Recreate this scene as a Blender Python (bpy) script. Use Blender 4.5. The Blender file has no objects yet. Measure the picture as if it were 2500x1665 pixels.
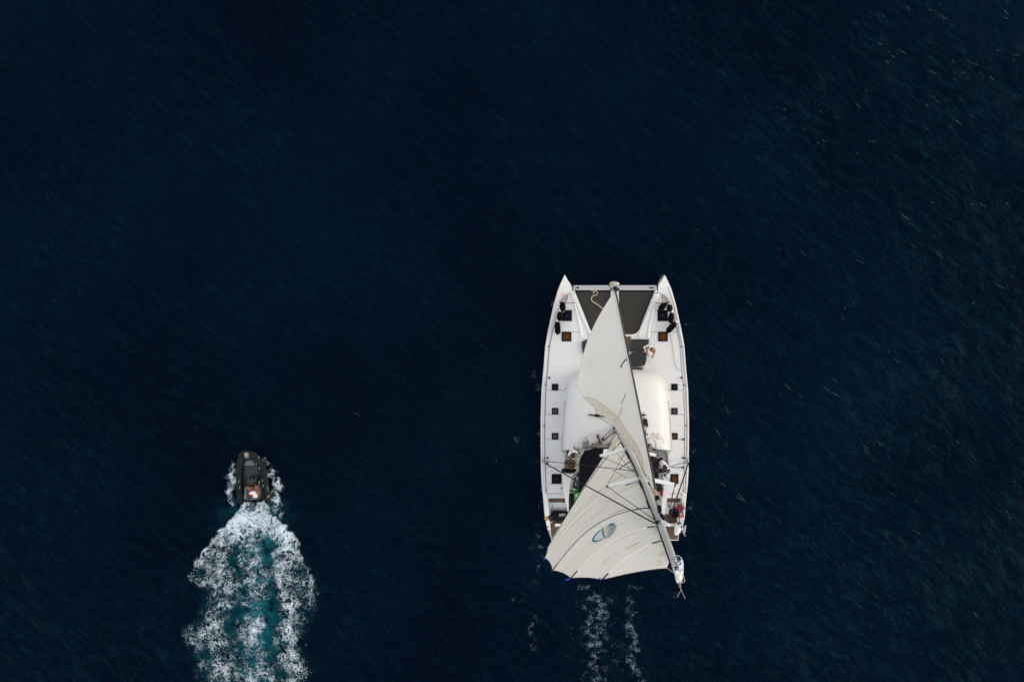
import bpy, bmesh, math, random
import numpy as np
from mathutils import Vector, Matrix
from mathutils.bvhtree import BVHTree
from mathutils.geometry import tessellate_polygon
random.seed(7); rng = np.random.default_rng(11)
S = bpy.context.scene; COL = S.collection; R = math.radians

# ------------------------------------------------------------------ camera, sky, sun
H = 50.0
cam = bpy.data.cameras.new("camera"); camo = bpy.data.objects.new("camera", cam); COL.objects.link(camo)
camo.location = (0, 0, H); camo.rotation_euler = (0, 0, 0)
cam.sensor_width = 36; cam.lens = 36; cam.clip_end = 6000; cam.clip_start = 0.5
S.camera = camo
SUN_EL, SUN_AZ = 20.0, 5.0          # azimuth measured anticlockwise from +x (picture right)
w = bpy.data.worlds.new("World"); S.world = w; w.use_nodes = True
nt = w.node_tree; bg = nt.nodes["Background"]; sky = nt.nodes.new("ShaderNodeTexSky")
sky.sky_type = 'NISHITA'; sky.sun_disc = False; sky.sun_elevation = R(SUN_EL); sky.sun_rotation = R(90 - SUN_AZ)
sky.air_density = 1.0; sky.dust_density = 3.0; sky.ozone_density = 0.8
veil = nt.nodes.new("ShaderNodeMix"); veil.data_type = 'RGBA'; veil.inputs[0].default_value = .80; veil.inputs[7].default_value = (3.05, 3.02, 3.02, 1)   # thin even cloud
nt.links.new(sky.outputs[0], veil.inputs[6]); nt.links.new(veil.outputs[2], bg.inputs[0]); bg.inputs[1].default_value = 0.15
sl = bpy.data.lights.new("sun", 'SUN'); sl.energy = 0.50; sl.angle = R(40); sl.color = (1, .86, .70)
so = bpy.data.objects.new("sun", sl); COL.objects.link(so)
d = Vector((math.cos(R(SUN_EL)) * math.cos(R(SUN_AZ)), math.cos(R(SUN_EL)) * math.sin(R(SUN_AZ)), math.sin(R(SUN_EL))))
so.rotation_euler = d.to_track_quat('Z', 'Y').to_euler(); so.location = d * 100
S.view_settings.view_transform = 'Standard'; S.view_settings.look = 'None'
S.view_settings.exposure = 1.35; S.view_settings.gamma = 1

# ------------------------------------------------------------------ helpers
def P(px, py, z=0.0):
    k = (H - z) / 2500.0
    return Vector(((px - 1250) * k, -(py - 832.5) * k, z))
def m_of(px, z=1.7): return px * (H - z) / 2500.0
MC = {}
def mat(name, col, rough=.5, metal=0, var=.06, scale=6, bump=0, bscale=60, spec=.5, coat=0):
    if name in MC: return MC[name]
    m = bpy.data.materials.new(name); m.use_nodes = True; n = m.node_tree; b = n.nodes["Principled BSDF"]
    b.inputs["Roughness"].default_value = rough; b.inputs["Metallic"].default_value = metal
    b.inputs["Specular IOR Level"].default_value = spec; b.inputs["Coat Weight"].default_value = coat
    tc = n.nodes.new("ShaderNodeTexCoord"); no = n.nodes.new("ShaderNodeTexNoise")
    no.inputs["Scale"].default_value = scale; no.inputs["Detail"].default_value = 5
    n.links.new(tc.outputs["Object"], no.inputs["Vector"])
    mx = n.nodes.new("ShaderNodeMix"); mx.data_type = 'RGBA'
    mx.inputs[6].default_value = (*[c * (1 - var) for c in col], 1); mx.inputs[7].default_value = (*[min(1, c * (1 + var)) for c in col], 1)
    n.links.new(no.outputs["Fac"], mx.inputs[0]); n.links.new(mx.outputs[2], b.inputs["Base Color"])
    if bump:
        n2 = n.nodes.new("ShaderNodeTexNoise"); n2.inputs["Scale"].default_value = bscale
        n.links.new(tc.outputs["Object"], n2.inputs["Vector"])
        bp = n.nodes.new("ShaderNodeBump"); bp.inputs["Strength"].default_value = bump; bp.inputs["Distance"].default_value = .01
        n.links.new(n2.outputs["Fac"], bp.inputs["Height"]); n.links.new(bp.outputs[0], b.inputs["Normal"])
    MC[name] = m; return m

WHITE = mat("gelcoat", (.66, .66, .655), .25, coat=.2, var=.02, scale=1.5)
ROOFW = mat("roof_gelcoat", (.585, .585, .575), .4, var=.02, scale=1.2)
SKID = mat("nonskid_deck", (.60, .602, .605), .75, var=.05, scale=40, bump=.3, bscale=200)
GREYP = mat("grey_moulding", (.42, .42, .40), .6)
ALU = mat("anodised_aluminium", (.34, .36, .40), .45, metal=.15)
STEEL = mat("stainless_steel", (.45, .45, .45), .25, metal=.9)
BLACK = mat("black_plastic", (.008, .008, .010), .6, spec=.2)
DARKG = mat("dark_glass", (.004, .005, .013), .4, var=.2, spec=.05)
AMBER = mat("lit_cabin_interior", (.060, .022, .004), .6, var=.5, scale=14, spec=.08)
BROWN = mat("brown_cabin_interior", (.035, .014, .008), .3, var=.5, scale=14)
CUSH = mat("charcoal_cushion", (.022, .023, .025), .9, var=.15, scale=30, bump=.3)
CANVAS = mat("black_canvas", (.0055, .0065, .009), .9, var=.25, scale=5, spec=.1, bump=.2, bscale=15)
NET = mat("grey_netting", (.045, .041, .035), .8)
FENDER = mat("black_fender_cloth", (.003, .003, .0045), .9, spec=.08)
ROPEC = mat("cream_rope", (.46, .39, .27), .8)
ROPEK = mat("black_rope", (.012, .012, .016), .8)
ROPER = mat("dark_red_rope", (.10, .025, .03), .8)
ROPEP = mat("pale_pink_rope", (.50, .38, .33), .8)
WIRE = mat("rigging_wire", (.045, .035, .042), .5, metal=.3)
WIREB = mat("black_sheathed_wire", (.010, .008, .012), .55)
SKIN = mat("tanned_skin", (.21, .075, .032), .5)
SKIND = mat("dark_tanned_skin", (.07, .026, .014), .5)
SHIRT = mat("white_cotton", (.80, .74, .78), .9)
DARKC = mat("dark_cloth", (.018, .016, .02), .9)
HAIRD = mat("dark_hair", (.018, .012, .010), .6)
HAIRB = mat("blond_hair", (.17, .095, .035), .6, var=.4, scale=40)
STRAW = mat("brown_straw", (.10, .055, .014), .85, var=.3, scale=30)
STRAWD = mat("dark_straw_band", (.018, .008, .004), .85)
TUBE = mat("dark_grey_hypalon", (.011, .012, .012), .65, spec=.15, var=.2, scale=8)
TUBES = mat("grey_hypalon_panel", (.10, .115, .125), .6, var=.2)
TEALG = mat("pale_green_grey_grp", (.09, .135, .14), .5)
YELLOW = mat("yellow_plastic", (.42, .25, .01), .5)
RED = mat("red_cloth", (.17, .006, .025), .8)
ORANGE = mat("orange_plastic", (.70, .09, .02), .5)
GREEN = mat("bright_green_plastic", (.015, .19, .004), .35)
JETG = mat("slate_blue_plastic", (.018, .033, .048), .4, var=.2, scale=3)
MAROON = mat("maroon_edge_tape", (.045, .012, .018), .7)
TEALI = mat("teal_ink", (.0, .22, .20), .6)
LAVI = mat("lavender_ink", (.78, .77, .84), .6)
NAVY = mat("navy_tape", (.015, .012, .04), .6)
BLUE = mat("blue_tape", (.01, .03, .35), .6)
STAIN = mat("tan_patch", (.42, .24, .12), .8)
LETTER = mat("pale_lettering", (.35, .45, .52), .6)
FLAGB = mat("flag_blue", (.03, .04, .22), .8)
PAINTW = mat("white_spar_paint", (.74, .75, .76), .35, var=.05, scale=3)

def teak():
    m = bpy.data.materials.new("teak_planking"); m.use_nodes = True; n = m.node_tree; b = n.nodes["Principled BSDF"]
    b.inputs["Roughness"].default_value = .7
    tc = n.nodes.new("ShaderNodeTexCoord"); wv = n.nodes.new("ShaderNodeTexWave"); wv.bands_direction = 'X'
    wv.inputs["Scale"].default_value = 5.0; wv.inputs["Distortion"].default_value = 0
    cr = n.nodes.new("ShaderNodeValToRGB"); cr.color_ramp.elements[0].position = .05; cr.color_ramp.elements[0].color = (.045, .025, .015, 1)
    cr.color_ramp.elements[1].position = .3; cr.color_ramp.elements[1].color = (.16, .105, .068, 1)
    no = n.nodes.new("ShaderNodeTexNoise"); no.inputs["Scale"].default_value = 3; mp = n.nodes.new("ShaderNodeMapping"); mp.inputs["Scale"].default_value = (14, 1.2, 1)
    n.links.new(tc.outputs["Object"], mp.inputs[0]); n.links.new(mp.outputs[0], no.inputs["Vector"])
    mx = n.nodes.new("ShaderNodeMix"); mx.data_type = 'RGBA'; mx.blend_type = 'MULTIPLY'; mx.inputs[0].default_value = .8
    r2 = n.nodes.new("ShaderNodeValToRGB"); r2.color_ramp.elements[0].position = .35; r2.color_ramp.elements[0].color = (.35, .24, .17, 1)
    r2.color_ramp.elements[1].position = .65; r2.color_ramp.elements[1].color = (1.2, 1.2, 1.15, 1)
    n.links.new(no.outputs[0], r2.inputs[0])
    n.links.new(tc.outputs["Object"], wv.inputs[0]); n.links.new(wv.outputs["Fac"], cr.inputs[0])
    n.links.new(cr.outputs[0], mx.inputs[6]); n.links.new(r2.outputs[0], mx.inputs[7]); n.links.new(mx.outputs[2], b.inputs["Base Color"])
    return m
TEAK = teak()

def tag(o, label=None, cat=None, group=None, kind=None):
    for k, v in (("label", label), ("category", cat), ("group", group), ("kind", kind)):
        if v: o[k] = v
    return o
def thing(name, loc, label, cat, group=None):
    o = bpy.data.objects.new(name, None); COL.objects.link(o); o.location = loc; o.empty_display_size = .2
    return tag(o, label, cat, group)
def rootloc(o):
    v = Vector((0, 0, 0))
    while o is not None: v = v + o.location; o = o.parent
    return v
def obj(name, bm, m, parent=None, smooth=True, base=None, norm=True):
    """links ONE mesh object; vertices arrive in world coordinates"""
    if norm: bmesh.ops.recalc_face_normals(bm, faces=bm.faces)
    off = rootloc(parent) if parent is not None else (base if base is not None else Vector((0, 0, 0)))
    bmesh.ops.translate(bm, verts=bm.verts, vec=-off)
    me = bpy.data.meshes.new(name); bm.to_mesh(me); bm.free()
    for mm in (m if isinstance(m, (list, tuple)) else [m]): me.materials.append(mm)
    me.shade_smooth() if smooth else me.shade_flat()
    if smooth:
        try: me.set_sharp_from_angle(angle=R(40))
        except Exception: pass
    o = bpy.data.objects.new(name, me); COL.objects.link(o)
    if parent is not None: o.parent = parent
    elif base is not None: o.location = base
    return o
def split(name, bm, m, parent):
    """the loose pieces of a bmesh, each as a part of its own"""
    seen = set(); out = []
    for v0 in list(bm.verts):
        if v0 in seen: continue
        st = [v0]; seen.add(v0); isl = []
        while st:
            v = st.pop(); isl.append(v)
            for e in v.link_edges:
                w_ = e.other_vert(v)
                if w_ not in seen: seen.add(w_); st.append(w_)
        out.append(isl)
    for isl in out:
        b2 = NB(); mp = {v: b2.verts.new(v.co) for v in isl}; fs = {f for v in isl for f in v.link_faces}
        for f in fs: b2.faces.new([mp[v] for v in f.verts])
        obj(name, b2, m, parent)
    bm.free()
def copy_tree(o, parent=None):
    c = o.copy(); COL.objects.link(c)
    if parent is not None: c.parent = parent
    for ch in [x for x in bpy.data.objects if x.parent == o]: copy_tree(ch, c)
    return c
NB = bmesh.new
def bevel(bm, w, seg=2):
    if w: bmesh.ops.bevel(bm, geom=list(bm.edges), offset=w, segments=seg, affect='EDGES', clamp_overlap=True)
    return bm
def prism_w(pts, z0, z1, bm=None, bev=0):
    """closed outline of world xy points, from z0 to z1"""
    t = NB()
    top = [t.verts.new((p[0], p[1], z1)) for p in pts]; bot = [t.verts.new((p[0], p[1], z0)) for p in pts]
    t.faces.new(top); t.faces.new(bot[::-1]); n = len(pts)
    for i in range(n): t.faces.new((top[i], bot[i], bot[(i + 1) % n], top[(i + 1) % n]))
    if bev:
        bmesh.ops.bevel(t, geom=[e for e in t.edges if all(abs(v.co.z - z1) < 1e-6 for v in e.verts)], offset=bev, segments=2, affect='EDGES', clamp_overlap=True)
    bmesh.ops.triangulate(t, faces=[f for f in t.faces if len(f.verts) > 4])
    if bm is None: return t
    merge(bm, t); return bm
def prism(pts, z0, z1, bm=None, bev=0):
    """outline given where it shows in the photo, set at height z1"""
    return prism_w([P(x, y, z1) for x, y in pts], z0, z1, bm, bev)
def merge(bm, t):
    me = bpy.data.meshes.new("tmp"); t.to_mesh(me); t.free(); bm.from_mesh(me); bpy.data.meshes.remove(me)
def rrect(x0, y0, x1, y1, r=2, n=4):
    out = []
    for cx, cy, a in ((x1 - r, y0 + r, -90), (x1 - r, y1 - r, 0), (x0 + r, y1 - r, 90), (x0 + r, y0 + r, 180)):
        for i in range(n + 1):
            t = R(a + 90 * i / n); out.append((cx + r * math.cos(t), cy + r * math.sin(t)))
    return out
def chaikin(pts, it=2, closed=True):
    for _ in range(it):
        o = []; n = len(pts)
        for i in range(n if closed else n - 1):
            a, b = pts[i], pts[(i + 1) % n]
            o += [tuple(a[k] * .75 + b[k] * .25 for k in range(len(a))), tuple(a[k] * .25 + b[k] * .75 for k in range(len(a)))]
        if not closed: o = [pts[0]] + o + [pts[-1]]
        pts = o
    return pts
def spline(pts, n=8):
    pts = [Vector(p) for p in pts]; out = []
    q = [pts[0] * 2 - pts[1]] + pts + [pts[-1] * 2 - pts[-2]]
    for i in range(1, len(q) - 2):
        p0, p1, p2, p3 = q[i - 1:i + 3]
        for k in range(n):
            t = k / n
            out.append(.5 * ((2 * p1) + (p2 - p0) * t + (2 * p0 - 5 * p1 + 4 * p2 - p3) * t * t + (-p0 + 3 * p1 - 3 * p2 + p3) * t ** 3))
    out.append(pts[-1]); return out
def tube(pts, r, bm=None, seg=8, caps=True, flat=1.0, up=Vector((0, 0, 1))):
    """swept section; r a number or list; flat<1 squashes the section along up"""
    bm = bm or NB(); pts = [Vector(p) for p in pts]; n = len(pts); rs = r if isinstance(r, (list, tuple)) else [r] * n
    rings = []; prev = None
    for i, p in enumerate(pts):
        t = (pts[min(i + 1, n - 1)] - pts[max(i - 1, 0)]);
        if t.length < 1e-9: t = Vector((0, 0, 1))
        t.normalize()
        a = t.cross(up)
        if a.length < .05: a = prev if prev is not None else t.cross(Vector((1, 0, 0)))
        a.normalize()
        if prev is not None and a.dot(prev) < 0 and abs(t.dot(up)) > .9: a = -a
        prev = a; b = a.cross(t).normalized()
        rings.append([bm.verts.new(p + a * rs[i] * math.cos(2 * math.pi * k / seg) + b * rs[i] * flat * math.sin(2 * math.pi * k / seg)) for k in range(seg)])
    for i in range(n - 1):
        for k in range(seg):
            bm.faces.new((rings[i][k], rings[i][(k + 1) % seg], rings[i + 1][(k + 1) % seg], rings[i + 1][k]))
    if caps: bm.faces.new(rings[0][::-1]); bm.faces.new(rings[-1])
    return bm
def lathe(c, prof, bm=None, seg=20, rot=None):
    bm = bm or NB(); c = Vector(c); rings = []
    for r, z in prof:
        ring = []
        for k in range(seg):
            v = Vector((max(r, 1e-4) * math.cos(2 * math.pi * k / seg), max(r, 1e-4) * math.sin(2 * math.pi * k / seg), z))
            if rot is not None: v = rot @ v
            ring.append(bm.verts.new(c + v))
        rings.append(ring)
    for i in range(len(rings) - 1):
        for k in range(seg): bm.faces.new((rings[i][k], rings[i][(k + 1) % seg], rings[i + 1][(k + 1) % seg], rings[i + 1][k]))
    bm.faces.new(rings[0][::-1]); bm.faces.new(rings[-1]); return bm
def ball(c, r, bm=None, sc=(1, 1, 1), sub=2):
    bm = bm or NB(); M = Matrix.Translation(Vector(c)) @ Matrix.Diagonal((sc[0], sc[1], sc[2], 1))
    bmesh.ops.create_icosphere(bm, subdivisions=sub, radius=r, matrix=M); return bm
def box(c, s, bm=None, rot=0, bev=0):
    t = NB(); bmesh.ops.create_cube(t, size=1, matrix=Matrix.Translation(Vector(c)) @ Matrix.Rotation(rot, 4, 'Z') @ Matrix.Diagonal((s[0], s[1], s[2], 1)))
    bevel(t, bev)
    if bm is None: return t
    merge(bm, t); return bm
def grid(rows, bm=None, thick=0):
    bm = bm or NB(); V = [[bm.verts.new(p) for p in r] for r in rows]
    for i in range(len(V) - 1):
        for j in range(len(V[0]) - 1): bm.faces.new((V[i][j], V[i][j + 1], V[i + 1][j + 1], V[i + 1][j]))
    return bm
def Z1(x, y): return (1300 + x / 5.6, 650 + y / 5.6)
def Z2(x, y): return (1300 + x / 5.6, 900 + y / 5.6)
def Z3(x, y): return (1300 + x / 5.6, 1050 + y / 5.6)
def Z4(x, y): return (1300 + x / 5.6, 1200 + y / 5.6)
def ZD(x, y): return (540 + x / 8.7125, 1080 + y / 8.7125)
def mir(p): return (3002 - p[0], p[1])

# ------------------------------------------------------------------ the sea
NF, LF = 512, 64.0
def ocean(seed, wind, V, amp, small):
    r = np.random.default_rng(seed); k = np.fft.fftfreq(NF, LF / NF) * 2 * np.pi
    kx, ky = np.meshgrid(k, k); kk = np.hypot(kx, ky); kk[0, 0] = 1
    L = V * V / 9.81; wx, wy = math.cos(wind), math.sin(wind)
    c = (kx * wx + ky * wy) / kk
    ph = np.exp(-1 / (kk * L) ** 2) / kk ** 4 * (np.abs(c) ** 3 + .12) * np.exp(-(kk * small) ** 2); ph[0, 0] = 0
    h = np.fft.ifft2(np.sqrt(ph) * (r.normal(size=(NF, NF)) + 1j * r.normal(size=(NF, NF)))).real
    return h / h.std() * amp
WH = ocean(3, R(52), 3.0, .036, .05) + ocean(8, R(35), 1.7, .011, .04)
def wave_h(x, y):
    u = (np.asarray(x) / LF * NF) % NF; v = (np.asarray(y) / LF * NF) % NF
    i = np.floor(u).astype(int); j = np.floor(v).astype(int); fu = u - i; fv = v - j; i1 = (i + 1) % NF; j1 = (j + 1) % NF; i %= NF; j %= NF
    return WH[j, i] * (1 - fu) * (1 - fv) + WH[j, i1] * fu * (1 - fv) + WH[j1, i] * (1 - fu) * fv + WH[j1, i1] * fu * fv
def fall(x, y):
    """calms the swell far away so the sheet stays flat at the horizon"""
    return np.clip(1.6 - np.hypot(x, y) / 90, 0, 1)
def px_of(x, y): return 1250 + np.asarray(x) * 50, 832.5 - np.asarray(y) * 50
def lerp_prof(py, prof): return np.interp(py, [p[0] for p in prof], [p[1] for p in prof])
def sstep(a, b, x): t = np.clip((x - a) / (b - a), 0, 1); return t * t * (3 - 2 * t)
WL = [(1215, 590), (1237, 583), (1256, 566), (1275, 549), (1292, 536), (1310, 520), (1335, 498), (1365, 477), (1390, 466), (1412, 458), (1425, 478), (1440, 492), (1480, 484), (1505, 476), (1530, 452), (1560, 440), (1600, 462), (1665, 470), (1900, 470)]
WR = [(1215, 655), (1237, 662), (1256, 672), (1275, 690), (1300, 712), (1335, 738), (1365, 754), (1400, 774), (1440, 782), (1500, 776), (1540, 752), (1600, 752), (1665, 758), (1900, 762)]
def wake_env(px, py):
    px0, py0 = px, py
    px = px + (7 * np.sin(py * .037 + 1) + 4 * np.sin(py * .081 + px * .04) + 3 * np.sin(py * .17 + px * .11) + 2.5 * np.sin(px * .23 - py * .07)) * sstep(1225, 1300, py)
    py = py + (6 * np.sin(px * .07 + 2) + 3 * np.sin(px * .19 + py * .05)) * sstep(1225, 1300, py)
    l = lerp_prof(py, WL); r = lerp_prof(py, WR); c = lerp_prof(py, [(1215, 622), (1400, 624), (1665, 622), (1900, 622)])
    fe = 30 * sstep(1400, 1450, py); inside = sstep(-fe * .6, 9 + fe, px - l) * sstep(-fe * .6, 12 + fe, r - px)
    dl = px - l; dr = r - px
    near = sstep(1340, 1240, py)
    rim = (np.exp(-(dl / 32) ** 2) + np.exp(-(dr / 34) ** 2)) * sstep(1225, 1290, py) * sstep(1520, 1330, py)
    cen = np.exp(-((px - c) / 24) ** 2) * (.50 + .25 * np.sin(py * .045 + 1.2))
    sideL = np.exp(-((px - lerp_prof(py, [(1300, 572), (1400, 550), (1480, 540), (1560, 530), (1665, 540)])) / 28) ** 2) * .56
    sideR = np.exp(-((px - lerp_prof(py, [(1300, 688), (1400, 690), (1480, 700), (1560, 712), (1665, 718)])) / 26) ** 2) * .66
    gapL = np.exp(-((px - lerp_prof(py, [(1320, 576), (1380, 582), (1500, 568), (1620, 556)])) / 13) ** 2) * sstep(1300, 1325, py) * .45
    gapR = np.exp(-((px - lerp_prof(py, [(1300, 655), (1400, 662), (1500, 668), (1620, 655)])) / 15) ** 2) * sstep(1295, 1320, py) * sstep(1640, 1520, py) * .55
    fade = .42 * sstep(1300, 1500, py)
    cross = .22 * np.exp(-((py - 1545) / 22) ** 2) + .14 * np.exp(-((py - 1635) / 18) ** 2)
    e = (.30 + .42 * near + .30 * rim + cen * .42 + sideL * .42 + sideR * .45 + cross * .7 - gapL * (.45 + .4 * np.sin(py * .033 + 1.5)) - gapR * (.55 + .35 * np.sin(py * .03)) - fade * .30)
    e = e * inside * (py > 1212)
    px, py = px0, py0
    def blob(x, y, sx, sy, a): return a * np.exp(-((px - x) / sx) ** 2 - ((py - y) / sy) ** 2)
    px = px + 2.5 * np.sin(py * .31) + 2 * np.sin(py * .13 + 1); py = py + 3 * np.sin(px * .4)
    s = blob(567, 1152, 7, 24, .72) + blob(573, 1172, 7, 14, .6) + blob(560, 1195, 9, 18, .62) + blob(563, 1222, 7, 14, .5) + blob(549, 1166, 8, 6, .4) + blob(562, 1245, 12, 8, .25) \
        + blob(649, 1124, 6, 12, .55) + blob(662, 1156, 10, 12, .70) + blob(672, 1180, 10, 15, .66) + blob(682, 1182, 9, 12, .6) + blob(674, 1210, 11, 16, .64) + blob(681, 1222, 8, 14, .6) + blob(672, 1240, 9, 14, .5) + blob(690, 1255, 8, 10, .35)
    return np.clip(np.maximum(e, s), 0, 1.3)
def cat_env(px, py):
    px = px + 5 * np.sin(py * .09 + 1) + 3 * np.sin(py * .21 + px * .1)
    def streak(pts, wd, a):
        ys = [p[1] for p in pts]; xs = [p[0] for p in pts]
        c = np.interp(py, ys, xs) + 5 * np.sin(py * .11 + xs[0]) + 3 * np.sin(py * .27)
        return a * np.exp(-((px - c) / wd) ** 2) * sstep(ys[0] - 12, ys[0] + 8, py) * sstep(ys[-1] + 12, ys[-1] - 8, py)
    e = streak([(1445, 1450), (1437, 1500), (1440, 1580)], 7, .40) + streak([(1466, 1455), (1458, 1540), (1452, 1665), (1450, 1740)], 8, .42)
    e = e + streak([(1476, 1455), (1470, 1560)], 10, .27)
    e = e + streak([(1553, 1440), (1532, 1490), (1552, 1560), (1545, 1610), (1560, 1665), (1560, 1760)], 8, .42) + streak([(1538, 1520), (1545, 1625)], 12, .26)
    e = e + streak([(1300, 1500), (1300, 1590)], 10, .36) + streak([(1318, 1330), (1316, 1380), (1310, 1440)], 7, .26)
    def blob(x, y, sx, sy, a): return a * np.exp(-((px - x) / sx) ** 2 - ((py - y) / sy) ** 2)
    for b in ((1252, 1465, 7, 9, .40), (1283, 1470, 12, 6, .32), (1310, 926, 8, 30, .46), (1304, 960, 6, 14, .30), (1348, 742, 6, 22, .42), (1258, 1078, 12, 22, .42), (1276, 1102, 5, 8, .36), (1212, 1122, 6, 8, .40),
              (1312, 1120, 6, 40, .28), (1316, 1230, 6, 24, .38), (1312, 1290, 7, 20, .34), (1306, 1330, 8, 40, .34), (1322, 1335, 10, 12, .4), (1680, 800, 7, 26, .36), (1692, 1000, 8, 22, .28), (1690, 1090, 6, 40, .24),
              (1684, 1240, 7, 20, .38), (1662, 1340, 8, 12, .3), (1614, 680, 7, 12, .5), (1372, 700, 6, 12, .42), (1480, 1405, 30, 10, .18), (1644, 1460, 12, 20, .26), (1690, 1418, 12, 8, .26), (1420, 1425, 20, 12, .26), (1543, 1425, 9, 12, .34)):
        e = e + blob(*b)
    hy = [672, 707, 743, 807, 900, 1025, 1150, 1204, 1282, 1320]; hx = [1379, 1363, 1352, 1338, 1327, 1320, 1321, 1325, 1334, 1345]
    el = np.interp(py, hy, hx); on = sstep(690, 740, py) * sstep(1325, 1290, py)
    for ex, sg, a_ in ((el + 4, -1, .30), (3002 - el - 6, 1, .24)): e = e + on * a_ * (1 + .7 * np.sin(py * .05 + sg)) * np.exp(-((px - ex) / 6) ** 2)
    e = e + .22 * np.exp(-((px - 1470) / 95) ** 2) * sstep(1400, 1460, py)
    return np.clip(e * .66, 0, .42)
def aer(px, py):
    c = np.exp(-((px - 632) / 36) ** 2) * sstep(1225, 1260, py) * (.75 + .25 * np.sin(py * .03)) * .9
    l = lerp_prof(py, WL); r = lerp_prof(py, WR)
    b = sstep(-6, 40, px - l) * sstep(-6, 40, r - px) * .30 * sstep(1218, 1240, py)
    n = np.exp(-((px - 622) / 60) ** 2 - ((py - 1255) / 60) ** 2) * .8 * (py > 1215)
    return np.clip(c + b + n, 0, 1)
def axis(a, step):
    core = np.arange(-a, a + 1e-6, step); ext = []; s = step; x = a
    while x < 2500: s *= 1.16; x += s; ext.append(x)
    ext = np.array(ext); return np.concatenate([-ext[::-1], core, ext])
def quads(nx, ny):
    i = np.arange(nx - 1); j = np.arange(ny - 1); I, J = np.meshgrid(i, j); a = (J * nx + I).ravel()
    return np.stack([a, a + 1, a + 1 + nx, a + nx], 1)
def np_mesh(name, co, q, m, smooth=True):
    me = bpy.data.meshes.new(name); me.vertices.add(len(co)); me.vertices.foreach_set("co", co.astype(np.float32).ravel())
    me.loops.add(q.size); me.loops.foreach_set("vertex_index", q.astype(np.int32).ravel())
    me.polygons.add(len(q)); me.polygons.foreach_set("loop_start", np.arange(0, q.size, 4, dtype=np.int32))
    me.update(calc_edges=True); me.validate()
    me.shade_smooth(); me.materials.append(m); o = bpy.data.objects.new(name, me); COL.objects.link(o); return o
def attr(o, name, v):
    a = o.data.attributes.new(name, 'FLOAT', 'POINT'); a.data.foreach_set("value", v.astype(np.float32).ravel())

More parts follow.
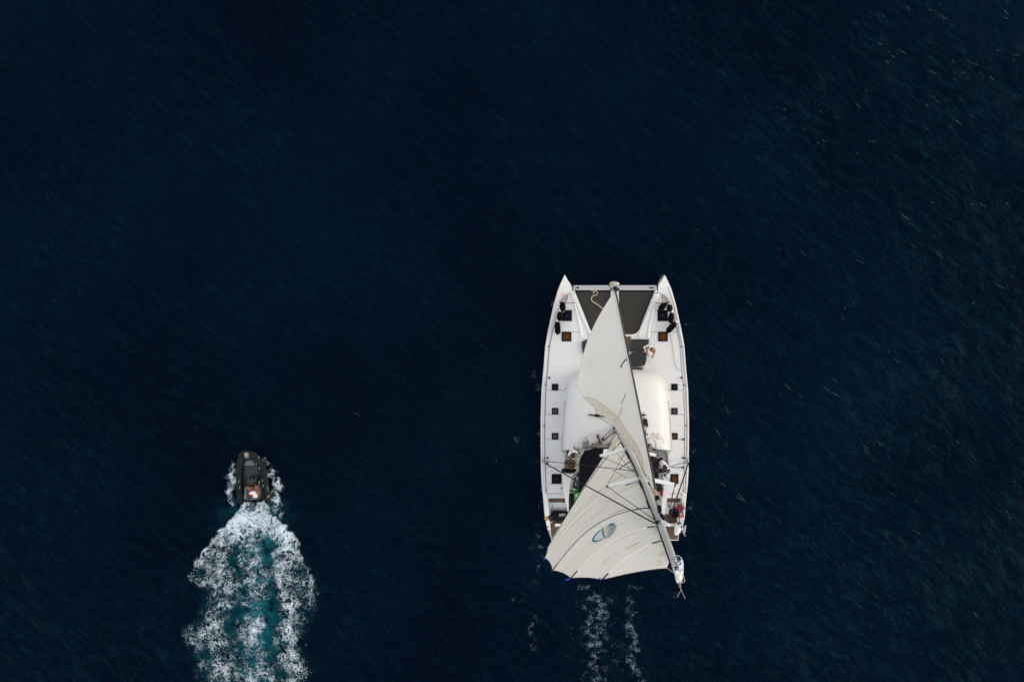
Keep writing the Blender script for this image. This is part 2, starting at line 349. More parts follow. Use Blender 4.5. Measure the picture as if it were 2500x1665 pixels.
def sea_material():
    m = bpy.data.materials.new("deep_sea_water"); m.use_nodes = True; n = m.node_tree; L = n.links.new; b = n.nodes["Principled BSDF"]
    b.inputs["IOR"].default_value = 1.333; b.inputs["Roughness"].default_value = .10; b.inputs["Specular IOR Level"].default_value = .055; b.inputs["Specular Tint"].default_value = (.55, .85, 1, 1)
    tc = n.nodes.new("ShaderNodeTexCoord")
    no = n.nodes.new("ShaderNodeTexNoise"); no.inputs["Scale"].default_value = .09; no.inputs["Detail"].default_value = 4; L(tc.outputs["Object"], no.inputs["Vector"])
    cr = n.nodes.new("ShaderNodeValToRGB"); cr.color_ramp.elements[0].position = .35; cr.color_ramp.elements[1].position = .72
    cr.color_ramp.elements[0].color = (.00001, .0013, .0070, 1); cr.color_ramp.elements[1].color = (.00003, .0044, .0122, 1)
    L(no.outputs["Fac"], cr.inputs[0])
    at = n.nodes.new("ShaderNodeAttribute"); at.attribute_name = "aeration"
    n3 = n.nodes.new("ShaderNodeTexNoise"); n3.inputs["Scale"].default_value = 2.2; n3.inputs["Detail"].default_value = 5; L(tc.outputs["Object"], n3.inputs["Vector"])
    r3 = n.nodes.new("ShaderNodeMapRange"); r3.inputs[1].default_value = .32; r3.inputs[2].default_value = .68; L(n3.outputs["Fac"], r3.inputs[0])
    mu = n.nodes.new("ShaderNodeMath"); mu.operation = 'MULTIPLY'; L(at.outputs["Fac"], mu.inputs[0]); L(r3.outputs[0], mu.inputs[1])
    mx = n.nodes.new("ShaderNodeMix"); mx.data_type = 'RGBA'; mx.inputs[7].default_value = (.006, .105, .135, 1)
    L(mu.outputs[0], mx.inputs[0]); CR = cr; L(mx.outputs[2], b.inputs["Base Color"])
    # ripples, drawn out along the crests
    hs = []
    for ang, sx, sy, sc, wt in ((-36, .42, 1.7, 1.7, .46), (-50, .45, 1.8, 4.2, .40), (-30, .55, 1.5, 10, .32)):
        mp = n.nodes.new("ShaderNodeMapping"); mp.vector_type = 'POINT'; mp.inputs["Rotation"].default_value = (0, 0, R(-ang)); mp.inputs["Scale"].default_value = (sx, sy, 1)
        r = n.nodes.new("ShaderNodeMapping"); r.inputs["Rotation"].default_value = (0, 0, R(-ang))
        s = n.nodes.new("ShaderNodeMapping"); s.inputs["Scale"].default_value = (sx, sy, 1)
        L(tc.outputs["Object"], r.inputs[0]); L(r.outputs[0], s.inputs[0])
        t = n.nodes.new("ShaderNodeTexNoise"); t.inputs["Scale"].default_value = sc; t.inputs["Detail"].default_value = 4; t.inputs["Distortion"].default_value = .6
        L(s.outputs[0], t.inputs["Vector"]); mm = n.nodes.new("ShaderNodeMath"); mm.operation = 'MULTIPLY'; mm.inputs[1].default_value = wt; L(t.outputs["Fac"], mm.inputs[0]); hs.append(mm)
        n.nodes.remove(mp)
    a1 = n.nodes.new("ShaderNodeMath"); a2 = n.nodes.new("ShaderNodeMath"); L(hs[0].outputs[0], a1.inputs[0]); L(hs[1].outputs[0], a1.inputs[1]); L(a1.outputs[0], a2.inputs[0]); L(hs[2].outputs[0], a2.inputs[1])
    # light coming through thin crests, painted as teal into the base colour
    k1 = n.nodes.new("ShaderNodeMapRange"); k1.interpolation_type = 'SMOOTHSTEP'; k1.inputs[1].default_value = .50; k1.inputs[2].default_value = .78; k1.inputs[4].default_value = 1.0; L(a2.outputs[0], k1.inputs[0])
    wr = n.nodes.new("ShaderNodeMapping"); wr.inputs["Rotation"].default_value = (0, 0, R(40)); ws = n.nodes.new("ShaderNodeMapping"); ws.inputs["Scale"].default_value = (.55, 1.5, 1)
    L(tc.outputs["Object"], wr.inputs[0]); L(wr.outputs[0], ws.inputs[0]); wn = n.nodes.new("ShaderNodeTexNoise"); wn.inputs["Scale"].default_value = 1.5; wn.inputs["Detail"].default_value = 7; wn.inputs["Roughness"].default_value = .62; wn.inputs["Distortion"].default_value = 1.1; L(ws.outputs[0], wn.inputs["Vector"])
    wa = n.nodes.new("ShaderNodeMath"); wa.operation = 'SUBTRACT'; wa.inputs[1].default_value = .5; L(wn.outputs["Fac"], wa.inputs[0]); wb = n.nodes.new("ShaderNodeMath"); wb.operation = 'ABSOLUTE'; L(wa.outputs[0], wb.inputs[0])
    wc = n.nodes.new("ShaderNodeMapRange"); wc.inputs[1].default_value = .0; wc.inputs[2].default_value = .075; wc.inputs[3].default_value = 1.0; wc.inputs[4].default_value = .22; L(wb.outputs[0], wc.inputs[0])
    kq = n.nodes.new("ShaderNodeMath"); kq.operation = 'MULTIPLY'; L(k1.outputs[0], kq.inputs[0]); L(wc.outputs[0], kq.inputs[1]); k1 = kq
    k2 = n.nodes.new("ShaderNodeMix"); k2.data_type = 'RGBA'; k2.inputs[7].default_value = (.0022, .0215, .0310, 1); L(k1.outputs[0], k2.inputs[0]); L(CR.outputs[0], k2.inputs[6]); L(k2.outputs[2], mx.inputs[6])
    # wind gusts roughen some patches more than others
    g = n.nodes.new("ShaderNodeTexNoise"); g.inputs["Scale"].default_value = .16; g.inputs["Detail"].default_value = 3; L(tc.outputs["Object"], g.inputs["Vector"])
    gr = n.nodes.new("ShaderNodeMapRange"); gr.inputs[1].default_value = .35; gr.inputs[2].default_value = .7; gr.inputs[3].default_value = .45; gr.inputs[4].default_value = 1.0; L(g.outputs["Fac"], gr.inputs[0])
    ru = n.nodes.new("ShaderNodeAttribute"); ru.attribute_name = "ruffle"; gm = n.nodes.new("ShaderNodeMath"); gm.operation = "MULTIPLY"; L(gr.outputs[0], gm.inputs[0]); L(ru.outputs["Fac"], gm.inputs[1])
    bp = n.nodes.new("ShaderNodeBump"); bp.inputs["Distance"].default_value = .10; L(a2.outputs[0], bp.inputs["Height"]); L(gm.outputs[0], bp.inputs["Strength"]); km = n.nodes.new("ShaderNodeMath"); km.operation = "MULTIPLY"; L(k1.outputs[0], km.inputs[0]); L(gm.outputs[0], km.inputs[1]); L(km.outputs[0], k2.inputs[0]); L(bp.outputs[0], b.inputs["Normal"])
    return m
ax, ay = axis(27.5, .11), axis(19.5, .11); X, Y = np.meshgrid(ax, ay)
zz = wave_h(X, Y) * fall(X, Y)
PX, PY = px_of(X, Y)
# troughs and ridges that the dinghy ploughs
we = wake_env(PX, PY)
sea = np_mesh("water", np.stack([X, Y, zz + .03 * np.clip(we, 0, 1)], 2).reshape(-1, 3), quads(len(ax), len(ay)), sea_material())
attr(sea, "aeration", aer(PX, PY))
attr(sea, "ruffle", .42 + .60 * sstep(1400, 2350, PX) + .16 * sstep(600, 0, PX) * sstep(100, 700, PY) + .12 * sstep(900, 1500, PY))   # the breeze freshens to the right
tag(sea, "dark navy open sea with small wind ripples", "sea", kind="structure")

def foam_material(name, sc, lo, hi, colr):
    m = bpy.data.materials.new(name); m.use_nodes = True; n = m.node_tree; L = n.links.new; b = n.nodes["Principled BSDF"]
    b.inputs["Base Color"].default_value = (*colr, 1); b.inputs["Roughness"].default_value = .7
    tc = n.nodes.new("ShaderNodeTexCoord"); at = n.nodes.new("ShaderNodeAttribute"); at.attribute_name = "foam_amount"
    wn = n.nodes.new("ShaderNodeTexNoise"); wn.inputs["Scale"].default_value = 2.4 * sc; wn.inputs["Detail"].default_value = 3; L(tc.outputs["Object"], wn.inputs["Vector"])
    sb = n.nodes.new("ShaderNodeVectorMath"); sb.operation = 'SUBTRACT'; sb.inputs[1].default_value = (.5, .5, .5); L(wn.outputs["Color"], sb.inputs[0])
    ms = n.nodes.new("ShaderNodeVectorMath"); ms.operation = 'SCALE'; ms.inputs["Scale"].default_value = .55 / sc; L(sb.outputs[0], ms.inputs[0])
    ad = n.nodes.new("ShaderNodeVectorMath"); L(tc.outputs["Object"], ad.inputs[0]); L(ms.outputs[0], ad.inputs[1])
    def filament(scale, seed):
        mp = n.nodes.new("ShaderNodeMapping"); mp.inputs["Location"].default_value = (seed, seed * .7, 0); mp.inputs["Scale"].default_value = (1, .82, 1); L(ad.outputs[0], mp.inputs[0])
        t = n.nodes.new("ShaderNodeTexNoise"); t.inputs["Scale"].default_value = scale; t.inputs["Detail"].default_value = 6; t.inputs["Roughness"].default_value = .62; L(mp.outputs[0], t.inputs["Vector"])
        s = n.nodes.new("ShaderNodeMath"); s.operation = 'SUBTRACT'; s.inputs[1].default_value = .5; L(t.outputs["Fac"], s.inputs[0])
        a = n.nodes.new("ShaderNodeMath"); a.operation = 'ABSOLUTE'; L(s.outputs[0], a.inputs[0])
        k = n.nodes.new("ShaderNodeMath"); k.operation = 'MULTIPLY_ADD'; k.inputs[1].default_value = -7.0; k.inputs[2].default_value = 1.0; L(a.outputs[0], k.inputs[0]); return k
    f1 = filament(4.6 * sc, 3.1); f2 = filament(9.5 * sc, 11.7)
    cl = n.nodes.new("ShaderNodeTexNoise"); cl.inputs["Scale"].default_value = 5.5 * sc; cl.inputs["Detail"].default_value = 8; cl.inputs["Roughness"].default_value = .7; L(ad.outputs[0], cl.inputs["Vector"])
    def op(o, a, bb, c=None):
        q = n.nodes.new("ShaderNodeMath"); q.operation = o
        for i, v in enumerate((a, bb, c)):
            if v is None: continue
            if isinstance(v, (int, float)): q.inputs[i].default_value = v
            else: L(v, q.inputs[i])
        return q.outputs[0]
    s1 = op('MULTIPLY', f1.outputs[0], .80); s2 = op('MULTIPLY_ADD', f2.outputs[0], .45, s1); s3 = op('MULTIPLY_ADD', cl.outputs["Fac"], .95, s2)
    bgn = n.nodes.new("ShaderNodeTexNoise"); bgn.inputs["Scale"].default_value = 1.9 * sc; bgn.inputs["Detail"].default_value = 3; L(ad.outputs[0], bgn.inputs["Vector"])
    s4 = op('MULTIPLY_ADD', bgn.outputs["Fac"], 2.0, s3)
    tot = op('ADD', op('MULTIPLY', at.outputs["Fac"], 1.5), s4)
    mr = n.nodes.new("ShaderNodeMapRange"); mr.interpolation_type = 'SMOOTHSTEP'; mr.inputs[1].default_value = lo; mr.inputs[2].default_value = hi; L(tot, mr.inputs[0])
    # thick froth is white, thin froth lets the water through
    cm = n.nodes.new("ShaderNodeMix"); cm.data_type = 'RGBA'; cm.inputs[6].default_value = (*[c * .72 for c in colr], 1); cm.inputs[7].default_value = (*[min(1, c * 1.30) for c in colr], 1)
    fr = n.nodes.new("ShaderNodeMapRange"); fr.inputs[1].default_value = .65; fr.inputs[2].default_value = 1.45; L(s3, fr.inputs[0]); L(fr.outputs[0], cm.inputs[0]); L(cm.outputs[2], b.inputs["Base Color"])
    gate = n.nodes.new("ShaderNodeMapRange"); gate.inputs[1].default_value = .03; gate.inputs[2].default_value = .20; gate.inputs[4].default_value = .95; L(at.outputs["Fac"], gate.inputs[0])
    al = op('MULTIPLY', mr.outputs[0], gate.outputs[0]); L(al, b.inputs["Alpha"])
    bp = n.nodes.new("ShaderNodeBump"); bp.inputs["Strength"].default_value = .6; bp.inputs["Distance"].default_value = .05; L(tot, bp.inputs["Height"]); L(bp.outputs[0], b.inputs["Normal"])
    return m
def foam_sheet(name, x0, y0, x1, y1, env, m, step, lift):
    """foam lying on the waves: only the cells where there is any"""
    a, bq = P(x0, y1), P(x1, y0)
    gx = np.arange(a.x, bq.x, step); gy = np.arange(a.y, bq.y, step); X, Y = np.meshgrid(gx, gy); px, py = px_of(X, Y); e = env(px, py)
    z = wave_h(X, Y) * fall(X, Y) + .03 * np.clip(wake_env(px, py), 0, 1) + lift + .06 * np.clip(e, 0, 1)
    q = quads(len(gx), len(gy)); ef = e.ravel(); keep = ef[q].max(1) > .03; q = q[keep]
    used = np.unique(q); mp = np.full(ef.size, -1); mp[used] = np.arange(len(used))
    o = np_mesh(name, np.stack([X, Y, z], 2).reshape(-1, 3)[used], mp[q], m); attr(o, "foam_amount", ef[used]); return o
f1 = foam_sheet("foam_wake", 415, 1090, 800, 1860, wake_env, foam_material("churned_foam", 1.05, 2.58, 4.0, (.56, .65, .72)), .06, .012)
tag(f1, "white churned wake spreading behind the small grey dinghy", "wake", kind="stuff")
f2 = foam_sheet("foam_streak", 1195, 660, 1720, 1800, cat_env, foam_material("thin_foam", 1.9, 2.72, 3.80, (.16, .24, .29)), .08, .012)
tag(f2, "thin broken foam streaks around and behind the catamaran", "foam", kind="stuff")

FL = [(1925, 945, 45, 17, .45), (2035, 960, 45, 22, .5), (2145, 1080, 42, 26, .42), (1812, 1215, 42, 26, .55), (1752, 1055, 65, 20, .5), (1775, 1000, 55, 22, .32), (2215, 20, 35, 14, .45), (2305, 45, 30, 16, .45),
      (2205, 125, 25, 20, .55), (2150, 107, 20, 14, .4), (2365, 152, 28, 18, .5), (2420, 190, 32, 16, .5), (2280, 178, 42, 18, .45), (2290, 248, 20, 16, .42), (2095, 260, 40, 16, .4), (2130, 345, 30, 16, .4), (2340, 300, 40, 16, .42),
      (2455, 30, 40, 20, .45), (2480, 135, 25, 14, .4), (1915, 268, 20, 10, .4), (2003, 275, 45, 8, .35), (2010, 345, 30, 12, .4), (2210, 530, 35, 22, .42), (2400, 500, 32, 18, .42), (2290, 620, 34, 20, .42), (2100, 640, 35, 18, .32),
      (2440, 700, 34, 18, .42), (2350, 860, 36, 20, .36), (2190, 880, 40, 16, .36), (2060, 780, 36, 18, .34), (1960, 620, 36, 18, .3), (2180, 1205, 40, 16, .36), (2340, 1080, 30, 14, .34), (2460, 1250, 38, 14, .34), (2240, 1300, 38, 18, .3),
      (1990, 1330, 38, 16, .3), (2100, 1480, 40, 14, .32), (2380, 1500, 38, 16, .32), (1880, 1530, 42, 18, .28), (1220, 1095, 60, 8, .3), (1180, 845, 28, 14, .28), (915, 230, 80, 8, .25), (960, 240, 20, 6, .3), (1830, 740, 45, 14, .28), (1700, 560, 40, 14, .25),
      (100, 420, 40, 18, .24), (190, 700, 40, 18, .24), (300, 1000, 42, 18, .24), (870, 1010, 42, 16, .26), (950, 960, 40, 14, .24), (1030, 1170, 45, 14, .24), (40, 260, 40, 14, .24), (60, 1290, 42, 18, .24), (1010, 1390, 42, 14, .24), (350, 560, 40, 12, .22)]
fco = []; fq = []; fa = []
for i, (x, y, a, l, s_) in enumerate(FL * 3):
    if i >= len(FL): x += random.uniform(-70, 70); y += random.uniform(-45, 45); l *= .5; s_ *= .8
    if 1290 < x < 1720 and 640 < y < 1450 or (x < 1400 and i % 4): continue
    l *= .52; t0 = R(a + random.uniform(-14, 14)); n0 = len(fco); ph = random.uniform(0, 6); NL = 26
    for k in range(NL):
        u = -1 + 2 * k / (NL - 1); wob = 3.0 * u * u * math.sin(ph) + .9 * math.sin(u * 4 + ph) + .7 * math.sin(u * 9 + ph * 2); hw = (.8 + 1.5 * (1 - u * u)) * random.uniform(.7, 1.3)
        for c_, am in ((-1, 0), (0, 1), (1, 0)):
            px_ = x + u * l * 1.5 * math.cos(t0) - (wob + c_ * hw) * math.sin(t0); py_ = y + u * l * 1.5 * math.sin(t0) + (wob + c_ * hw) * math.cos(t0)
            q_ = P(px_, py_, 0); fco.append((q_.x, q_.y, float(wave_h(q_.x, q_.y) * fall(q_.x, q_.y)) + .025)); fa.append(am * s_ * (1 - u ** 4) * random.uniform(.1, 1.1) + .02)
    for k in range(NL - 1):
        for c_ in (0, 1): b_ = n0 + k * 3 + c_; fq.append((b_, b_ + 1, b_ + 4, b_ + 3))
def fleck_material():
    m = bpy.data.materials.new("crest_froth"); m.use_nodes = True; n = m.node_tree; b = n.nodes["Principled BSDF"]; b.inputs["Base Color"].default_value = (.085, .115, .135, 1); b.inputs["Roughness"].default_value = .8
    at = n.nodes.new("ShaderNodeAttribute"); at.attribute_name = "foam_amount"; r_ = n.nodes.new("ShaderNodeMapRange"); r_.inputs[1].default_value = .05; r_.inputs[2].default_value = .60; r_.inputs[4].default_value = .60
    n.links.new(at.outputs["Fac"], r_.inputs[0]); n.links.new(r_.outputs[0], b.inputs["Alpha"]); return m
f3 = np_mesh("whitecap_fleck", np.array(fco), np.array(fq), fleck_material()); attr(f3, "foam_amount", np.array(fa))
tag(f3, "scattered small pale crest flecks on the wind ripples, mostly right of the catamaran", "foam", kind="stuff")

# ------------------------------------------------------------------ the catamaran
ZD0 = 1.70
cat = thing("catamaran", P(1501, 1000, 0), "large white sailing catamaran under cream mainsail and headsail", "catamaran")
OUT = [(1379, 671), (1376, 677), (1371, 687), (1362.5, 707), (1352, 743), (1338, 807), (1331, 846), (1327, 900), (1322, 954), (1320, 1025), (1320, 1079), (1321, 1150), (1323, 1186)]
INB = [(1379, 671), (1382, 676), (1386, 684), (1391, 694), (1397, 699), (1404, 712), (1424, 762), (1441, 805), (1447, 815), (1456, 818)]
# deck slab: U shape round the trampolines
dl = OUT + [(1325, 1204)]
outline = dl[::-1] + INB[1:] + [mir(p) for p in INB[::-1]][:-1] + [mir(p) for p in dl]
bm = prism(outline, 1.48, ZD0, bev=.035)
deck = obj("deck", bm, WHITE, cat)
# hulls, lofted
def hull(s):
    f = (lambda p: p) if s < 0 else mir
    st = [(671.5, 1379, 1379.4), (677, 1376, 1382), (687, 1371, 1387.5), (707, 1362.5, 1398), (743, 1352, 1402), (807, 1338, 1402), (900, 1327, 1402), (1025, 1320, 1402), (1150, 1321, 1400), (1204, 1325, 1396), (1270, 1332, 1393), (1320, 1345, 1391)]
    bm = NB(); rings = []
    for i, (y, xo, xi) in enumerate(st):
        zt = 1.5 if y <= 1204 else (.52 if y > 1206 else 1.5)
        a = P(*f((xo + .4, y)), 1.5); b = P(*f((xi - .4, y)), 1.5); c = (a + b) / 2; hw = (b - a) / 2
        bowr = min(1, i / 3) * .5
        sec = [(1, zt), (.97, zt * .6), (.80 - .1 * (i < 2), .15), (.55, -.25), (0, -.42), (-.55, -.25), (-.80 + .1 * (i < 2), .15), (-.97, zt * .6), (-1, zt)]
        rings.append([bm.verts.new((c.x + hw.x * u, c.y - (.10 * (1.5 - z) if i == 0 else 0), z)) for u, z in sec])
    for i in range(len(rings) - 1):
        for k in range(8): bm.faces.new((rings[i][k], rings[i][k + 1], rings[i + 1][k + 1], rings[i + 1][k]))
        bm.faces.new((rings[i][0], rings[i + 1][0], rings[i + 1][8], rings[i][8]))
    bm.faces.new(rings[-1]); bm.faces.new(rings[0])
    return obj("hull", bm, WHITE, cat)
for s in (-1, 1):
    h = hull(s); f = (lambda p: p) if s < 0 else mir
    # outer bulwark round the sugar scoop
    bo = [(1325, 1203), (1327, 1221), (1330, 1261), (1334, 1282), (1340, 1303)]
    bi = [(1336, 1203), (1338, 1221), (1341, 1250), (1343, 1280), (1344.5, 1301)]
    zs = [1.7, 1.66, 1.45, 1.25, .98]
    bm = NB(); rr = []
    for (o_, i_, z) in zip(bo, bi, zs):
        a = P(*f(o_), z); b = P(*f(i_), z); rr.append([bm.verts.new(v) for v in ((a.x, a.y, .3), (a.x, a.y, z - .03), (a.x + (b.x - a.x) * .15, a.y, z), (b.x - (b.x - a.x) * .15, b.y, z), (b.x, b.y, z - .03), (b.x, b.y, .3))])
    for i in range(4):
        for k in range(6): bm.faces.new((rr[i][k], rr[i][(k + 1) % 6], rr[i + 1][(k + 1) % 6], rr[i + 1][k]))
    bm.faces.new(rr[0]); bm.faces.new(rr[-1]); obj("bulwark", bm, WHITE, cat)
    # stern steps
    bm = NB()
    prism([f(p) for p in ((1337, 1204.3), (1337, 1215), (1398, 1215), (1398, 1204.3))], .5, 1.62, bm)
    prism([f(p) for p in ((1339, 1215), (1339, 1227), (1398, 1227), (1398, 1215))], .5, 1.28, bm)
    prism([f(p) for p in ((1341, 1227), (1341, 1237), (1398, 1237), (1398, 1227))], .5, .94, bm)
    prism([f(p) for p in ((1341, 1236.5), (1344, 1302), (1346, 1319), (1390, 1319), (1398, 1236.5))], .45, .62, bm)
    obj("stern_steps", bm, SKID, cat, smooth=False)
    bm = prism([f(p) for p in ((1341, 1215.3), (1341, 1226.2), (1396, 1226.2), (1396, 1215.3))], 1.28, 1.295)
    prism([f(p) for p in ((1343, 1238), (1345, 1302), (1347.5, 1317), (1388, 1317), (1394, 1238))], .62, .635, bm)
    split("teak_step", bm, TEAK, cat)
    # low engine hatch on the swim step, dark hinge marks on the bulwark
    bm = prism([f((x, y)) for x, y in ((1355, 1278), (1355, 1285), (1388, 1285), (1388, 1278))], .63, .80)
    obj("swim_step_locker", bm, PAINTW, cat, smooth=False)
    bm = box(P(*f((1338.5, 1286)), 1.24), (.07, .04, .03)); box(P(*f((1340.5, 1298)), 1.10), (.035, .20, .03), bm, rot=R(14) * -s); split("fairlead", bm, BLACK, cat)
    bm = prism([f(p) for p in ((1356, 1287), (1352, 1312), (1366, 1312), (1386, 1287))], .636, .66); obj("boarding_ladder", bm, TEAK, cat, smooth=False)
# bridge deck and cockpit sole
bm = prism([(1396, 1203), (1396, 1296), (1606, 1296), (1606, 1203)], .75, 1.0, bev=.03); obj("swim_platform", bm, SKID, cat)
bm = prism([(1400, 830), (1400, 1204), (1602, 1204), (1602, 830)], .75, 1.5); obj("bridge_deck", bm, WHITE, cat)

# non-skid panels with gaps between them
cuts = [(716, 757), (758, 810), (811, 952), (953, 1011), (1012, 1072), (1073, 1140), (1141, 1180), (1181, 1203.5)]
def xo(y): return float(np.interp(y, [p[1] for p in OUT] + [1204], [p[0] for p in OUT] + [1325]))
def xin(y): return float(np.interp(y, [712, 757, 826, 866, 905, 925, 975, 1080, 1204], [1399, 1407, 1420, 1425, 1408, 1393, 1380, 1370, 1371]))
def off(y): return float(np.interp(y, [712, 757, 830, 900, 1204], [11, 12.5, 12, 12, 13]))
for s in (-1, 1):
    f = (lambda p: p) if s < 0 else mir
    for a, b in cuts:
        ys = np.linspace(a + .7 if a > 716 else a, b - .1, 12)
        pts = [(xo(y) + off(y), y) for y in ys] + [(xin(y), y) for y in ys[::-1]]
        bm = prism([f(p) for p in pts], ZD0 - .01, ZD0 + .012, bev=.004); obj("nonskid_panel", bm, SKID, cat)
for s in (-1, 1):
    f = (lambda p: p) if s < 0 else mir
    for y in (757.5, 810.5, 952.5, 1011.5, 1072.5, 1140.5, 1180.5):
        obj("panel_seam", prism([f(p) for p in ((xo(y) + off(y), y - .6), (xo(y) + off(y), y + .6), (xin(y), y + .6), (xin(y), y - .6))], ZD0 - .02, ZD0 + .004), mat("seam_grey", (.28, .28, .28), .8), cat, smooth=False)
# foredeck between the trampoline and the saloon
bm = prism([(1432, 838), (1434, 892), (1400, 905), (1602, 905), (1568, 892), (1570, 838), (1560, 824), (1442, 824)], ZD0 - .01, ZD0 + .010); obj("foredeck_panel", bm, SKID, cat)
# rounded coaming that follows the trampoline
for s in (-1, 1):
    f = (lambda p: p) if s < 0 else mir
    pts = [P(*f(p), ZD0 + .03) for p in ((1400, 714), (1408, 740), (1424, 778), (1438, 808), (1441, 822))]
    obj("deck_coaming", tube(pts, .055, seg=8, flat=.6), WHITE, cat)
    pts = [P(*f(p), ZD0 + .02) for p in ((1396, 716), (1404, 745), (1411, 775), (1417, 800), (1420, 824))]
    obj("deck_coaming", tube(pts, .06, seg=8, flat=.5), WHITE, cat)
    pts = [P(*f((xo(y) + 3.0, y)), ZD0 + .02) for y in np.linspace(700, 1196, 30)]
    obj("toe_rail", tube(pts, .045, seg=6, flat=.8), WHITE, cat)
    pts = [P(*f((xo(y) + 10.2, y)), ZD0 + .012) for y in np.linspace(760, 1196, 26)]
    obj("gutter_rail", tube(pts, .018, seg=6), ALU, cat)
# teak tread in the middle of the foredeck
bm = prism([(1484, 821), (1480, 858), (1536, 858), (1541, 821)], ZD0 + .01, ZD0 + .022); obj("teak_tread", bm, TEAK, cat, smooth=False)
# lacing eyes along the trampoline rim
bm = NB()
for s in (-1, 1):
    for k in range(15):
        t = k / 14; p = (1405 + (1440 - 1405) * t, 716 + (806 - 716) * t); p = p if s < 0 else mir(p)
        lathe(P(*p, ZD0), [(.012, 0), (.012, .02)], bm, seg=8)
for k in range(14): lathe(P(1462 + k * 6, 817.5, ZD0), [(.012, -.05), (.012, .02)], bm, seg=8)
split("lacing_eye", bm, BLACK, cat)

# crossbeam, longitudinal beam, trampolines
bm = box((P(1397.5, 703, 1.6) + P(1604.5, 703, 1.6)) / 2, (m_of(207, 1.6), m_of(12, 1.6), .20), bev=.035)
cb = obj("crossbeam", bm, ALU, cat)
bm = box(P(1501, 706.6, 1.71), (m_of(196), .05, .02)); box(P(1501, 697.6, 1.69), (m_of(200), .03, .03), bm); obj("beam_track", bm, GREYP, cb, smooth=False)
bm = NB(); box(P(1410, 702.3, 1.72), (.16, .05, .04), bm, bev=.01); box(P(1591, 702.6, 1.72), (.22, .05, .04), bm, bev=.01); box(P(1492, 706.5, 1.72), (.05, .14, .05), bm); box(P(1510.5, 706.5, 1.72), (.05, .14, .05), bm)
box(P(1398, 703, 1.60), (.04, .30, .24), bm); box(P(1604.5, 703, 1.60), (.04, .30, .24), bm); split("beam_fitting", bm, BLACK, cb)
bm = prism([(1490.5, 708), (1490.5, 826), (1512, 826), (1512, 708)], 1.40, 1.6, bev=.03); obj("centre_beam", bm, WHITE, cat)
bm = lathe(P(1499.5, 693.5, 1.60), [(.22, 0), (.23, .03), (.20, .05), (.06, .06)], seg=26)
for v in bm.verts: v.co.y = P(0, 693.5, 1.6).y + (v.co.y - P(0, 693.5, 1.6).y) * .55
spd = obj("bowsprit_plate", bm, STEEL, cat)
bm = box(P(1494.5, 692.5, 1.68), (.20, .075, .02), rot=R(25), bev=.01); obj("yellow_marking", bm, YELLOW, spd)
bm = tube([P(1487, 694, 1.64), P(1487, 700, 1.70)], .03); lathe(P(1501.5, 704, 1.7), [(.05, 0), (.09, .03), (.10, .06), (.06, .10), (.06, .2)], bm, seg=14); lathe(P(1503, 707.5, 1.78), [(.10, 0), (.10, .05), (.05, .12)], bm, seg=14); split("furling_drum", bm, BLACK, cat)
def clipline(poly, horiz, c):
    xs = []
    for i in range(len(poly)):
        (x0, y0), (x1, y1) = poly[i], poly[(i + 1) % len(poly)]
        if horiz:
            if (y0 - c) * (y1 - c) < 0: xs.append(x0 + (x1 - x0) * (c - y0) / (y1 - y0))
        elif (x0 - c) * (x1 - c) < 0: xs.append(y0 + (y1 - y0) * (c - x0) / (x1 - x0))
    xs.sort(); return list(zip(xs[::2], xs[1::2]))
for s in (-1, 1):
    poly = [(1405, 711.5), (1489.5, 711.5), (1489.5, 816), (1449, 816), (1444, 811)]
    if s > 0: poly = [mir(p) for p in poly]
    bm = NB(); zt = 1.60
    def sag(x, y): return zt - .07 * math.sin(min(1, max(0, (y - 711) / 105)) * math.pi)
    xs = [p[0] for p in poly]; ys = [p[1] for p in poly]; stp = 2.15
    for hz, lo_, hi_ in ((True, min(ys), max(ys)), (False, min(xs), max(xs))):
        c = lo_ + 1
        while c < hi_:
            for a, b in clipline(poly, hz, c):
                n = 7; pts = [(a + (b - a) * k / n, c) if hz else (c, a + (b - a) * k / n) for k in range(n + 1)]; wd = .52
                rows = [[P(x, y - wd, sag(x, y)), P(x, y + wd, sag(x, y))] if hz else [P(x - wd, y, sag(x, y) + .006), P(x + wd, y, sag(x, y) + .006)] for x, y in pts]
                grid(rows, bm)
            c += stp
    obj("trampoline", bm, NET, cat, smooth=False)
# dark wet line of the net's edge webbing
    pts = [P(x, y, 1.61) for x, y in poly]; obj("net_webbing", tube(pts + [pts[0]], .022, seg=6), BLACK, cat)

# deck hatches
def hatch(x0, y0, x1, y1, glass, z=ZD0):
    c = P((x0 + x1) / 2, (y0 + y1) / 2, z); fr = prism(rrect(x0, y0, x1, y1, 1.2), z - .01, z + .055, bev=.012)
    o = obj("hatch", fr, DARKG, cat)
    if glass is not None: g = prism(rrect(x0 + 3.2, y0 + 3.2, x1 - 3.2, y1 - 3.2, 1), z + .05, z + .060, bev=.003); obj("hatch_glass", g, glass, o)
    bm = lathe(c + Vector((0, 0, .055)), [(.022, 0), (.022, .015), (.010, .02)], seg=12); obj("hatch_handle", bm, mat("handle_dim", (.12, .12, .12), .5), o)
    return o
for s in (-1, 1):
    f = lambda a, b: (a, b) if s < 0 else (3002 - b, 3002 - a)
    for (a, y0, b, y1, gl) in ((1371.5, 757.5, 1396.5, 784, DARKG), (1371.5, 810, 1395, 833.5, AMBER), (1347.3, 937, 1363, 952.7, None), (1347.3, 996, 1363, 1011.5, None), (1347.3, 1057, 1363, 1072.6, None), (1346.8, 1157, 1371, 1180.6, DARKG if s < 0 else AMBER)):
        if s > 0 and y0 == 1157: a, b = 1345.4, 1365.5
        x0, x1 = f(a, b); g = gl
        if gl is None: g = DARKG if (y0 < 950) else (AMBER if (s > 0 and y0 > 1050) else BROWN)
        hatch(x0, y0, x1, y1, g)

